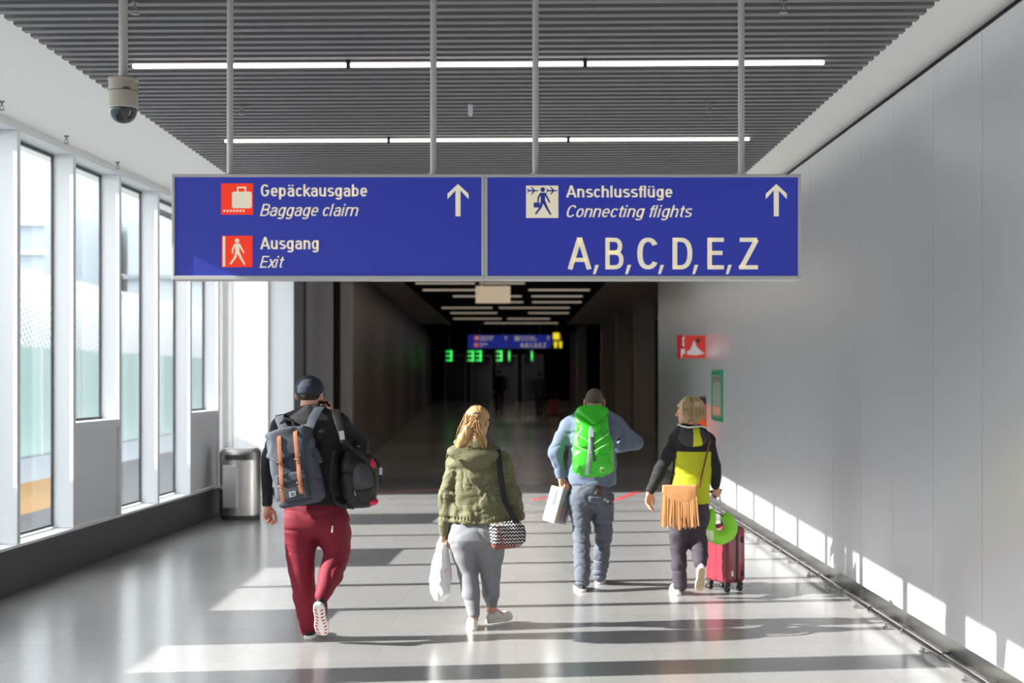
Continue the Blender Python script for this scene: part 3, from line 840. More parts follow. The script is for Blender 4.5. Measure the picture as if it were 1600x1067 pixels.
def sdf_mesh(name, f, lo, hi, h, mats, parent, matf=None, label=None, smooth=True):
    lo = np.asarray(lo, float) - 2 * h; hi = np.asarray(hi, float) + 2 * h
    B = 8
    nb = np.ceil((hi - lo) / (h * B)).astype(int)
    gi = np.stack(np.meshgrid(*[np.arange(n) for n in nb], indexing='ij'), -1).reshape(-1, 3)
    bc = lo + (gi + 0.5) * (h * B)
    db = f(bc)
    act = np.abs(db) < h * B * 0.87 * 1.7 + 0.012
    F = np.full(tuple(nb * B), 1.0, np.float32)
    Fb = F.reshape(nb[0], B, nb[1], B, nb[2], B)
    for g, dv in zip(gi[~act], db[~act]):
        if dv < 0: Fb[g[0], :, g[1], :, g[2], :] = -1.0
    ga = gi[act]
    off = np.stack(np.meshgrid(*[np.arange(B)] * 3, indexing='ij'), -1).reshape(-1, 3)
    for c0 in range(0, len(ga), 400):
        g = ga[c0:c0 + 400]
        idx = (g[:, None, :] * B + off[None]).reshape(-1, 3)
        F[idx[:, 0], idx[:, 1], idx[:, 2]] = f(lo + idx * h)
    F[0] = F[-1] = 1; F[:, 0] = F[:, -1] = 1; F[:, :, 0] = F[:, :, -1] = 1
    I = F < 0
    cnt = np.zeros(tuple(np.array(F.shape) - 1), np.int8)
    cs = [(i, j, k) for i in (0, 1) for j in (0, 1) for k in (0, 1)]
    sh = cnt.shape
    for i, j, k in cs: cnt += I[i:i + sh[0], j:j + sh[1], k:k + sh[2]]
    cell = np.argwhere((cnt > 0) & (cnt < 8))
    vid = np.full(sh, -1, np.int64); vid[cell[:, 0], cell[:, 1], cell[:, 2]] = np.arange(len(cell))
    val = {c: F[cell[:, 0] + c[0], cell[:, 1] + c[1], cell[:, 2] + c[2]] for c in cs}
    acc = np.zeros((len(cell), 3)); n = np.zeros(len(cell))
    for c in cs:
        for ax in range(3):
            if c[ax] == 0:
                e = list(c); e[ax] = 1; e = tuple(e)
                a, b = val[c], val[e]; m = (a < 0) != (b < 0)
                t = np.where(m, a / np.where(m, a - b, 1), 0)
                q = np.array(c, float)[None].repeat(len(cell), 0); q[:, ax] += t
                acc[m] += q[m]; n[m] += 1
    V = lo + (cell + acc / n[:, None]) * h
    Q = []
    for ax in range(3):
        o1, o2 = [(1, 2), (2, 0), (0, 1)][ax]
        A = np.take(I, range(0, F.shape[ax] - 1), axis=ax); Bm = np.take(I, range(1, F.shape[ax]), axis=ax)
        e = np.argwhere(A != Bm)
        def cid(d1, d2):
            c = e.copy(); c[:, o1] -= d1; c[:, o2] -= d2
            return vid[c[:, 0], c[:, 1], c[:, 2]]
        q = np.stack([cid(1, 1), cid(0, 1), cid(0, 0), cid(1, 0)], 1)
        inside = A[e[:, 0], e[:, 1], e[:, 2]]
        q[~inside] = q[~inside][:, ::-1]
        Q.append(q)
    Q = np.concatenate(Q); Q = Q[(Q >= 0).all(1)]
    offv = np.array(origin_of(parent))
    me = bpy.data.meshes.new(name)
    me.vertices.add(len(V)); me.vertices.foreach_set('co', (V - offv).astype(np.float32).ravel())
    me.loops.add(Q.size); me.loops.foreach_set('vertex_index', Q.astype(np.int32).ravel())
    me.polygons.add(len(Q)); me.polygons.foreach_set('loop_start', np.arange(0, Q.size, 4, dtype=np.int32))
    me.update(calc_edges=True); me.validate()
    mi = matf(V[Q].mean(1)) if matf is not None else None
    return finish(me, name, mats, parent, smooth, mi=mi, label=label)

# ------------------------------------------------------------------ body pieces
def head_field(c, R, s=1.0):
    def f(p):
        q = ((p - c) @ R) / s
        d = ell(q, (0, -0.012, 0.034), (0.074, 0.096, 0.082))
        d = smin(d, ell(q, (0, 0.030, -0.032), (0.058, 0.064, 0.082)), 0.03)
        d = smin(d, ell(q, (0, 0.068, -0.090), (0.024, 0.022, 0.022)), 0.03)
        d = smin(d, ell(q, (0, 0.084, 0.030), (0.046, 0.016, 0.011)), 0.015)
        d = smax(d, -np.minimum(ell(q, (0.031, 0.104, 0.012), (0.017, 0.016, 0.012)), ell(q, (-0.031, 0.104, 0.012), (0.017, 0.016, 0.012))), 0.012)
        d = smin(d, np.minimum(ell(q, (0.031, 0.082, 0.012), (0.012, 0.012, 0.012)), ell(q, (-0.031, 0.082, 0.012), (0.012, 0.012, 0.012))), 0.003)
        d = smin(d, cone(q, (0, 0.092, 0.018), (0, 0.115, -0.020), 0.008, 0.012), 0.010)
        d = smin(d, np.minimum(ell(q, (0.011, 0.104, -0.024), (0.008, 0.010, 0.008)), ell(q, (-0.011, 0.104, -0.024), (0.008, 0.010, 0.008))), 0.006)
        d = smin(d, ell(q, (0, 0.090, -0.052), (0.022, 0.011, 0.0055)), 0.005)
        d = smin(d, ell(q, (0, 0.088, -0.063), (0.019, 0.011, 0.006)), 0.005)
        for sx in (-1, 1):
            e = ell(q, (0.084 * sx, -0.010, 0.0), (0.012, 0.021, 0.032))
            e = smax(e, -ell(q, (0.096 * sx, -0.004, 0.004), (0.008, 0.012, 0.019)), 0.006)
            d = smin(d, e, 0.008)
        return d * s
    return lambda p: near(p, c, 0.15 * s, f, 0.08)
def face_region(c, R, s, base=0, lips=1, brow=2, beard=None, eye=3):
    def g(p):
        q = ((p - c) @ R) / s
        m = np.full(len(p), base, np.int32)
        near_head = np.linalg.norm(q, axis=1) < 0.2
        if beard is not None:
            m[near_head & (q[:, 2] < -0.030) & (q[:, 1] > 0.0) & (q[:, 2] > -0.13)] = beard
        m[near_head & (q[:, 1] > 0.078) & (np.abs(q[:, 2] + 0.057) < 0.011) & (np.abs(q[:, 0]) < 0.022)] = lips
        m[near_head & (q[:, 1] > 0.06) & (np.abs(q[:, 2] - 0.034) < 0.005) & (np.abs(np.abs(q[:, 0]) - 0.030) < 0.019)] = brow
        m[near_head & (q[:, 1] > 0.078) & (np.abs(q[:, 2] - 0.012) < 0.005) & (np.abs(np.abs(q[:, 0]) - 0.031) < 0.006)] = eye
        return m
    return g
def hand_field(w, R, ts, curl=(0.5, 0.6, 0.5), s=1.0, spread=0.0, thumb=0.3):
    """hand from the wrist: local y along the fingers, z out of the back of the hand, ts side of the thumb"""
    segs = []
    base = [(0.029, 0.086), (0.0095, 0.091), (-0.0100, 0.087), (-0.0275, 0.078)]
    lens = [(0.036, 0.024, 0.018), (0.040, 0.027, 0.019), (0.037, 0.025, 0.018), (0.029, 0.019, 0.016)]
    for i, ((bx, by), ln) in enumerate(zip(base, lens)):
        a = np.array([bx * ts, by, 0.0]); ang = 0.06 * i
        pts = [np.array([bx * 0.55 * ts, 0.03, 0.0]), a]
        sp = spread * (1.5 - i) * ts
        for l, cv in zip(ln, curl):
            ang += cv
            a = a + l * np.array([math.sin(sp) * math.cos(ang), math.cos(sp) * math.cos(ang), -math.sin(ang)])
            pts.append(a)
        segs.append((pts, [0.011, 0.0096, 0.0088, 0.0080, 0.0068]))
    th = [np.array([0.018 * ts, 0.018, -0.006]), np.array([0.040 * ts, 0.046, -0.014 - 0.02 * thumb]), np.array([(0.050 - 0.02 * thumb) * ts, 0.078, -0.018 - 0.035 * thumb]), np.array([(0.048 - 0.04 * thumb) * ts, 0.100, -0.018 - 0.05 * thumb])]
    def f(p):
        q = ((p - w) @ R) / s
        d = ell(q, (0.001 * ts, 0.050, -0.001), (0.038, 0.052, 0.0145))
        d = smin(d, cone(q, (0, -0.03, 0), (0, 0.02, 0), 0.026, 0.022), 0.02)
        for pts, rs in segs:
            e = cone(q, pts[0], pts[1], rs[0], rs[1]); d = smin(d, e, 0.008)
            for j in range(1, 4):
                e = cone(q, pts[j], pts[j + 1], rs[j], rs[j + 1]); d = smin(d, e, 0.002 if j > 1 else 0.004)
        e = cone(q, th[0], th[1], 0.016, 0.0115); d = smin(d, e, 0.012)
        d = smin(d, np.minimum(cone(q, th[1], th[2], 0.0112, 0.0098), cone(q, th[2], th[3], 0.0098, 0.0076)), 0.003)
        return d * s
    c = w + R @ np.array([0, 0.07, -0.01]) * s
    return lambda p: near(p, c, 0.13 * s, f, 0.06)
def limb_frame(direction, back):
    """rotation whose y runs along direction and z towards back"""
    y = np.asarray(direction, float); y = y / np.linalg.norm(y)
    z = np.asarray(back, float); z = z - y * (z @ y); z /= np.linalg.norm(z)
    return np.stack([np.cross(y, z), y, z], 1)
def head_rot(yaw, pitch=0.0, roll=0.0):
    M = Matrix.Rotation(yaw, 3, 'Z') @ Matrix.Rotation(roll, 3, 'Y') @ Matrix.Rotation(pitch, 3, 'X')
    return np.array(M)

def shoe(parent, heel, toe_dir, up, L, upm, solem, treadm, sockm=None, chunky=1.0, name='shoe', label=None, upper_m2=None):
    """one shoe: upper with its sole (and a tread pattern underneath) as a sub-part"""
    t = np.asarray(toe_dir, float); t /= np.linalg.norm(t)
    u = np.asarray(up, float); u = u - t * (u @ t); u /= np.linalg.norm(u)
    R = np.stack([np.cross(t, u), t, u], 1); o = np.asarray(heel, float)
    k = L / 0.29
    def half(y): return np.interp(y / L, [0, 0.06, 0.2, 0.42, 0.65, 0.85, 0.96, 1.0], [0.020, 0.032, 0.038, 0.035, 0.047, 0.043, 0.027, 0.012]) * k
    st = 0.026 * chunky
    def fs(p):
        q = (p - o) @ R
        y = q[:, 1]
        bend = 0.02 * np.clip((y / L - 0.7) / 0.3, 0, 1) ** 2
        z = q[:, 2] - bend
        e = np.abs(q[:, 0]) - half(np.clip(y, 0, L))
        e = smax(e, np.maximum(-y, y - L), 0.012)
        return smax(e, np.maximum(-z, z - st), 0.006)
    def fu(p):
        q = (p - o) @ R; y = q[:, 1]
        d = ell(q, (0, 0.72 * L, 0.032), (0.043 * k, 0.27 * L, 0.042))
        d = smin(d, ell(q, (0, 0.22 * L, 0.045), (0.035 * k, 0.22 * L, 0.05)), 0.03)
        d = smin(d, cone(q, (0, 0.40 * L, 0.05), (0, 0.25 * L, 0.088), 0.036 * k, 0.034 * k), 0.03)
        d = smax(d, np.maximum(st * 0.8 - q[:, 2], q[:, 2] - 0.098), 0.006)
        d = smax(d, -cone(q, (0, 0.22 * L, 0.08), (0, 0.22 * L, 0.14), 0.027 * k, 0.03 * k), 0.004)
        return d
    c = o + R @ np.array([0, L / 2, 0.05])
    lo, hi = c - 0.2, c + 0.2
    def treg(p):
        q = (p - o) @ R
        m = np.zeros(len(p), np.int32)
        edge = half(np.clip(q[:, 1], 0, L)) - np.abs(q[:, 0])
        if treadm is not None:
            under = q[:, 2] < 0.006 + 0.02 * np.clip((q[:, 1] / L - 0.7) / 0.3, 0, 1) ** 2
            if chunky > 1.05:
                pat = (np.sin(q[:, 1] * 210 + 6 * np.abs(q[:, 0]) / 0.04) > -0.1) & (edge > 0.008) & (edge < 0.027) & (q[:, 1] > 0.03) & (q[:, 1] < L - 0.02)
            else:
                pat = edge > 0.006
            m[under & pat] = 1
        return m
    up_o = sdf_mesh(name, fu, lo, hi, 0.0045, [upm] + ([upper_m2] if upper_m2 else []), parent,
                    matf=(lambda p: ((((p - o) @ R)[:, 2] > 0.062) | (((p - o) @ R)[:, 1] < 0.04)).astype(np.int32)) if upper_m2 else None, label=label)
    sdf_mesh('sole', fs, lo, hi, 0.004, [solem] + ([treadm] if treadm else []), up_o, matf=treg)
    return up_o

SKIN = mat('skin', srgb(214, 158, 132), 0.5, noise=0.05, nscale=30)
LIP = mat('lips', srgb(180, 104, 96), 0.45)
BROW = mat('eyebrow_hair', srgb(96, 74, 56), 0.8)
EYE = mat('eye_dark', srgb(40, 34, 32), 0.2)
BEARD = mat('dark_beard', srgb(40, 32, 30), 0.9, bump=0.5, bscale=300)

def body(parent, J, hands, face, h=0.0055, s=1.0, arm=0.036, skinm=None, thin=0.84):
    """one continuous skin surface: head, neck, trunk, limbs and hands"""
    hf = head_field(J['head'], J['HR'], s)
    hq = lambda v: J['head'] + J['HR'] @ np.array(v) * s
    nk = J['neck']
    hfs = [hand_field(*a, **k) for a, k in hands]
    def f(p):
        d = chain(p, [J['pelvis'], J['belly'], J['chest'], nk], [0.115 * thin, 0.105 * thin, 0.115 * thin, 0.055], 0.03)
        for sd in 'LR':
            d = smin(d, chain(p, [nk, J['sh' + sd], J['el' + sd], J['wr' + sd]], [0.045, 0.044 * thin, arm * thin, 0.024], 0.01), 0.02)
            d = smin(d, chain(p, [J['hip' + sd], J['kn' + sd], J['an' + sd]], [0.08 * thin, 0.052 * thin, 0.036 * thin], 0.01), 0.02)
            if 'ft' + sd in J: d = smin(d, cone(p, J['an' + sd], J['ft' + sd], 0.034, 0.026), 0.015)
        d = smin(d, chain(p, [nk, hq((0, -0.02, -0.055))], [0.058 * s, 0.054 * s]), 0.02)
        d = smin(d, hf(p), 0.012)
        for g in hfs: d = smin(d, g(p), 0.006)
        return d
    pts = np.array([J[k] for k in J if k not in ('HR',)] + [hq((0, 0.1, 0.13)), hq((0, -0.1, 0.13))])
    lo = pts.min(0) - 0.16; hi = pts.max(0) + 0.16
    return sdf_mesh('body', f, lo, hi, h, [skinm or SKIN, LIP, BROW, EYE, BEARD], parent, matf=face)

def low(v, z=0.0):
    v = np.array(v, float); v[2] = z; return v
def rootpt(D, px): 
    return (float((px - 806) * D / S0), float(D), 0.0)

def strands(n, rootf, length, spread, r, seedv, mb=None, n_side=4):
    rr = random.Random(seedv); mb = mb or MB()
    for i in range(n):
        pth = rootf(rr)
        k = len(pth)
        mb.tube([tuple(q) for q in pth], [r * (1 - 0.75 * j / (k - 1)) for j in range(k)], n_side, True)
    return mb
# ------------------------------------------------------------------ the man in the black sweater and red trousers
BLACKKNIT = mat('black_knit', srgb(33, 32, 35), 0.9, noise=0.15, nscale=60, bump=0.3, bscale=220, sheen=0.05)
REDCLOTH = mat('crimson_jersey', srgb(118, 3, 34), 0.75, noise=0.08, nscale=12, bump=0.15, bscale=160)
NAVY = mat('navy_cap_cloth', srgb(44, 48, 62), 0.85, noise=0.1, nscale=80)
DARKHAIR = mat('dark_brown_hair', srgb(52, 38, 30), 0.7, noise=0.3, nscale=60, bump=0.4, bscale=300)
WHITERUB = mat('white_rubber', srgb(228, 224, 220), 0.6)
PINKRUB = mat('crimson_tread', srgb(178, 58, 76), 0.6)
MAROON = mat('maroon_mesh_upper', srgb(104, 26, 46), 0.7)
BLACKMESH = mat('black_mesh_upper', srgb(40, 34, 40), 0.8)

def build_man_black():
    D = 9.72
    root = thing('person', 'man in navy cap, black sweater and crimson trousers, a bag on each shoulder', 'person', rootpt(D, 492))
    P = lambda px, py, dy=0.0: W(px, py, D + dy)
    J = dict(head=P(484, 618, 0.03), HR=head_rot(-0.15, -0.05), neck=P(487, 645, 0.0), chest=P(489, 690), belly=P(491, 750), pelvis=P(492, 800),
             shL=P(440, 666), elL=P(414, 728, -0.03), wrL=P(417.5, 791, 0.0), shR=P(532, 662), elR=P(563, 694, 0.10), wrR=P(519, 650, 0.24),
             hipL=P(466, 818), knL=P(471, 888, 0.02), anL=P(481, 976, 0.10), hipR=P(518, 818), knR=P(526, 860, 0.04))
    tR = np.array([0.05, 0.58, -0.81]); uR = np.array([0.12, 0.80, 0.58])
    heelR = W(496.5, 944, 9.46); tR = W(504.5, 999, 9.63) - heelR
    uR = np.array([0.1, 0.80, 0.58]); 
    tn = tR / np.linalg.norm(tR); un = uR - tn * (uR @ tn); un /= np.linalg.norm(un)
    J['anR'] = heelR + tn * 0.06 + un * 0.11
    heelL = W(481.5, 1000, 9.755); tL = np.array([0.02, 1, 0.0])
    J['anL'] = heelL + np.array([0.0, 0.06, 0.10])
    J['ftR'] = heelR + tn * 0.16 + un * 0.045; J['ftL'] = heelL + np.array([0, 0.17, 0.045])
    hl = (J['wrL'], limb_frame((0.03, 0.05, -1), (-0.75, 0.65, 0)), 1.0)
    hr = (J['wrR'], limb_frame((-0.45, -0.1, 0.85), (0.5, 0.9, 0.1)), -1.0)
    face = face_region(J['head'], J['HR'], 1.04, beard=4)
    b = body(root, J, [(hl, dict(curl=(0.75, 1.0, 0.7), thumb=0.5, s=1.02)), (hr, dict(curl=(0.5, 0.8, 0.5), s=1.0))], face, s=1.04)
    # sweater
    rows = rows_px([(637, 468, 506, 0.06, 0.0), (645, 456, 520, 0.085, 0.0), (656, 441, 532, 0.11, 0.0), (676, 436, 537, 0.125, 0), (710, 438, 537, 0.135, 0), (750, 440, 539, 0.135, 0), (780, 441, 541, 0.138, 0), (789, 441, 541, 0.136, 0)], D)
    aL = [J['neck'], J['shL'], J['elL'], P(417, 784)]; aR = [J['neck'], J['shR'], J['elR'], J['wrR']]
    def fsw(p):
        d = loft(p, rows)
        d = smin(d, chain(p, aL, [0.07, 0.066, 0.056, 0.043], 0.02), 0.035)
        d = smin(d, chain(p, aR, [0.07, 0.070, 0.062, 0.044], 0.02), 0.035)
        d = d + lump(p, 0.006, (9, 9, 14)) + crease(p, 0.007, (5, 5, 9))
        cuff = np.linalg.norm(p - np.array(P(417, 783)), axis=1)
        return d + np.where(cuff < 0.035, 0.003, 0)
    sdf_mesh('sweater', fsw, P(400, 795, -0.3), P(585, 630, 0.4), 0.008, BLACKKNIT, root)
    # trousers
    trows = rows_px([(776, 446, 537, 0.118, 0), (790, 443, 542, 0.135, 0), (806, 441, 543, 0.142, -0.01), (822, 442, 543, 0.135, -0.01), (836, 446, 541, 0.115, 0)], D)
    LL = [J['hipL'] + np.array([0, 0, 0.0]), P(468, 850, 0.01), J['knL'], P(476, 930, 0.03), P(481.5, 981, 0.09)]
    LR = [J['hipR'], P(523, 840, 0.02), J['knR'] + np.array([0.01, 0, 0]), (J['knR'] + J['anR']) / 2 + np.array([0.01, 0, 0]), J['anR'] + np.array([0, 0, 0.03])]
    def ft(p):
        d = loft(p, trows, 2.3, 0.05)
        d = smin(d, chain(p, LL, [0.118, 0.110, 0.087, 0.078, 0.060], 0.02), 0.05)
        d = smin(d, chain(p, LR, [0.118, 0.110, 0.090, 0.080, 0.052], 0.02), 0.05)
        return d + lump(p, 0.006, (7, 7, 6)) + crease(p, 0.008, (4, 4, 9), 0.13)
    sdf_mesh('trousers', ft, low(P(430, 990, -0.5)), P(555, 770, 0.3), 0.0085, REDCLOTH, root)
    shoe(root, heelL, tL, (0, 0, 1), 0.29, MAROON, WHITERUB, PINKRUB, chunky=1.1, upper_m2=BLACKMESH)
    shoe(root, heelR, tR, uR, 0.30, MAROON, WHITERUB, PINKRUB, chunky=1.1, upper_m2=BLACKMESH, label='running shoe lifted so its white and crimson tread shows')
    # hair under the cap, cap with its brim
    hc, HR = J['head'], J['HR']
    def fh(p):
        q = ((p - hc) @ HR) / 1.04
        d = ell(q, (0, -0.014, 0.034), (0.078, 0.100, 0.086)) + lump(p, 0.002, 60)
        return smax(smax(d, np.maximum(-0.035 - q[:, 2], q[:, 2] - 0.05), 0.01), q[:, 1] - 0.02, 0.01)
    sdf_mesh('hair', fh, hc - 0.16, hc + 0.16, 0.006, DARKHAIR, root)
    def fc(p):
        q = ((p - hc) @ HR) / 1.04
        d = ell(q, (0, -0.010, 0.045), (0.090, 0.108, 0.088))
        d = smin(d, np.maximum(np.hypot(q[:, 0] / 0.088, (q[:, 1] + 0.010) / 0.106) * 0.097 - 0.097, np.abs(q[:, 2] - 0.035) - 0.02), 0.02)
        d = smax(d, 0.008 - q[:, 2] + 0.05 * q[:, 1], 0.004)
        seam = np.abs(np.mod(np.arctan2(q[:, 0], -q[:, 1] - 0.01) * 3 / math.pi, 1.0) - 0.5)
        return d + 0.0015 * np.exp(-((0.5 - seam) / 0.03) ** 2)
    cap = sdf_mesh('cap', fc, hc - 0.17, hc + 0.17, 0.005, NAVY, root)
    def fbrim(p):
        q = ((p - hc) @ HR) / 1.04
        d = ell(q, (0, 0.105, 0.015), (0.082, 0.088, 0.02))
        z = q[:, 2] - 0.018 + 3.0 * q[:, 0] ** 2
        return smax(smax(d, np.abs(z) - 0.004, 0.003), 0.07 - q[:, 1], 0.003)
    sdf_mesh('brim', fbrim, hc - 0.24, hc + 0.24, 0.004, NAVY, cap)
    m = MB(); m.M = Matrix.Translation(Vector(hc + HR @ np.array([0, -0.01, 0.138]))); m.lathe([(0.008, 0), (0.007, 0.004), (0.001, 0.006)], 12); m.build('button', NAVY, cap, True)
    m = MB(); q0 = P(524, 792, -0.152); m.tube([P(524, 790, -0.150), P(522, 805, -0.158), P(519.5, 822, -0.158)], 0.003, 6); m.build('drawstring', BLACKKNIT, root, True)
    m = MB(); m.tube([P(519.6, 821, -0.160), P(519, 832, -0.16)], 0.006, 8); m.build('drawstring_tip', WHITERUB, root, True)
    return D
D1 = build_man_black()

# grey rucksack with tan leather straps on his back
SLATE = mat('slate_canvas', srgb(70, 74, 85), 0.75, noise=0.08, nscale=40, bump=0.25, bscale=260)
SLATEDK = mat('dark_slate_lining', srgb(34, 36, 42), 0.9)
TAN = mat('tan_leather', srgb(178, 112, 78), 0.5, noise=0.1, nscale=30)
BUCKLE = mat('bronze_buckle', srgb(120, 88, 70), 0.35, metal=0.8)
PATCH = mat('pale_woven_patch', srgb(168, 172, 178), 0.7)
BLACKWEB = mat('black_webbing', srgb(26, 26, 29), 0.7, noise=0.2, nscale=90)
def build_rucksack():
    D = 9.72
    o = W(475, 788, D - 0.150)
    R = rot((1, 0.0, 0.17), (-0.20, 0.04, 1)) ; o = np.asarray(o)
    root = thing('backpack', 'slate grey rucksack with tan leather straps on the capped man\'s back', 'backpack', tuple(o))
    X = lambda x, y, z: tuple(o + R @ np.array([x, y, z]))
    def shape(q, grow=0.0):
        z = np.clip(q[:, 2], 0, 0.52)
        w = np.interp(z, [0, 0.05, 0.25, 0.45, 0.52], [0.148, 0.163, 0.160, 0.142, 0.125]); dpt = np.interp(z, [0, 0.1, 0.3, 0.52], [0.070, 0.085, 0.080, 0.062])
        e = ((np.abs(q[:, 0]) / (w + grow)) ** 4 + (np.abs(q[:, 1] + 0.075) / (dpt + grow)) ** 4) ** 0.25
        return (e - 1) * 0.075
    def f(p):
        q = (p - o) @ R
        d = smax(shape(q), np.maximum(-q[:, 2], q[:, 2] - 0.50), 0.03)
        return d + lump(q, 0.004, (8, 8, 10)) + crease(q, 0.004, (5, 5, 6))
    bd = sdf_mesh('body', f, o - np.array([0.35, 0.3, 0.1]), o + np.array([0.3, 0.2, 0.65]), 0.006, SLATE, root)
    def ff(p):
        q = (p - o) @ R
        edge = 0.315 + 0.025 * np.sin(q[:, 0] * 22 + 1.2) - 0.25 * np.abs(q[:, 0]) * (q[:, 0] > 0.06) + 0.05 * np.clip((-0.09 - q[:, 0]) / 0.05, 0, 1)
        d = smax(shape(q, 0.028), np.maximum(edge - q[:, 2], q[:, 2] - 0.525), 0.022)
        d = smax(d, q[:, 1] + 0.005, 0.01)
        return d + lump(q, 0.011, (12, 10, 12)) + crease(q, 0.010, (8, 8, 8), 0.2)
    sdf_mesh('flap', ff, o - np.array([0.35, 0.3, 0.0]), o + np.array([0.3, 0.2, 0.68]), 0.006, SLATE, root)
    def fp(p):
        q = (p - o) @ R
        d = rbox(q, (-0.02, -0.165, 0.125), (0.095, 0.022, 0.085), 0.018)
        return d + lump(q, 0.004, (14, 10, 12))
    sdf_mesh('front_pocket', fp, o - np.array([0.3, 0.3, 0.05]), o + np.array([0.2, 0.2, 0.35]), 0.006, SLATE, root)
    def fpf(p):
        q = (p - o) @ R
        d = rbox(q, (-0.02, -0.178, 0.195), (0.099, 0.022, 0.032), 0.012)
        return d + lump(q, 0.003, (14, 10, 12))
    sdf_mesh('pocket_flap', fpf, o - np.array([0.3, 0.3, 0.05]), o + np.array([0.2, 0.2, 0.35]), 0.006, SLATE, root)
    for nme, xt, xb, zb in (('l', -0.045, -0.100, 0.045), ('r', 0.062, 0.030, 0.075)):
        path = []; ups = []
        for i in range(13):
            tt = i / 12.0
            z = 0.50 + (zb - 0.50) * tt; x = xt + (xb - xt) * tt
            yf = np.interp(z, [0.04, 0.09, 0.2, 0.24, 0.30, 0.33, 0.46, 0.51], [-0.195, -0.204, -0.212, -0.195, -0.184, -0.200, -0.182, -0.135]) - 0.004 + 0.003 * math.sin(9 * tt)
            path.append(X(x, yf, z)); ups.append(tuple(R @ np.array([0, -1, 0.1])))
        m = MB(); m.tube(path, 1.0, 8, True, flat=(0.027, 0.005), up=Vector(tuple(R @ np.array([0, -1, 0.15]))))
        st = m.build('leather_strap', TAN, root, 'auto')
        for z in (0.295, 0.140):
            tt = (0.50 - z) / (0.50 - zb); x = xt + (xb - xt) * tt
            yf = np.interp(z, [0.04, 0.09, 0.2, 0.24, 0.30, 0.33, 0.46, 0.51], [-0.195, -0.204, -0.212, -0.195, -0.184, -0.200, -0.182, -0.135]) - 0.012
            m = MB(); m.tube([X(x - 0.019, yf, z - 0.014), X(x + 0.019, yf, z - 0.014), X(x + 0.019, yf, z + 0.014), X(x - 0.019, yf, z + 0.014), X(x - 0.019, yf, z - 0.014)], 0.0028, 6)
            m.tube([X(x, yf - 0.002, z - 0.014), X(x, yf - 0.003, z + 0.012)], 0.002, 6)
            m.build('buckle', BUCKLE, st, True)
    m = MB(); F_ = frame(X(-0.030, -0.190, 0.085), tuple(R @ np.array([1, 0, 0])), tuple(R @ np.array([0, 0, 1]))); m.M = F_
    m.box(-0.022, 0.022, -0.003, 0.003, -0.018, 0.018)
    pt = m.build('woven_patch', PATCH, root)
    m = MB(); m.M = F_; m.box(-0.010, -0.005, -0.0042, -0.0031, -0.010, 0.010); m.box(-0.003, 0.012, -0.0042, -0.0031, 0.004, 0.009); m.box(-0.003, 0.012, -0.0042, -0.0031, -0.009, -0.004)
    m.build('patch_mark', SLATEDK, pt)
    # shoulder straps and grab loop
    P = lambda px, py, dy: tuple(W(px, py, D + dy))
    m = MB(); m.tube([X(-0.10, -0.01, 0.49), P(450, 681, -0.172), P(442, 668, -0.172), P(437, 655, -0.125), P(437, 649, -0.06), P(440, 650, 0.05), P(444, 664, 0.14), P(446, 700, 0.17)], 1.0, 8, True, flat=(0.062, 0.014), up=[Vector((0, -1, 0.3))] * 3 + [Vector((-0.2, -0.8, 0.6)), Vector((-0.2, 0, 1)), Vector((-0.2, 0.6, 0.8)), Vector((0, 1, 0.3)), Vector((0, 1, 0))])
    m.build('shoulder_strap', SLATE, root, 'auto')
    m = MB(); m.tube([X(0.085, -0.01, 0.50), P(484, 668, -0.165), P(490, 652, -0.140), P(497, 640, -0.085), P(502, 635, -0.02), P(506, 640, 0.07), P(510, 660, 0.14), P(514, 700, 0.17)], 1.0, 8, True, flat=(0.062, 0.014), up=[Vector((0, -1, 0.3))] * 3 + [Vector((0, -0.8, 0.6)), Vector((0, 0, 1)), Vector((0, 0.6, 0.8)), Vector((0, 1, 0.3)), Vector((0, 1, 0))])
    m.build('shoulder_strap', SLATE, root, 'auto')
    m = MB(); m.tube([X(-0.04, -0.03, 0.51), X(-0.045, -0.03, 0.56), X(-0.01, -0.03, 0.59), X(0.035, -0.03, 0.57), X(0.04, -0.03, 0.51)], 1.0, 8, True, flat=(0.022, 0.005), up=Vector((0, -1, 0)))
    m.build('grab_loop', BLACKWEB, root, 'auto')
build_rucksack()

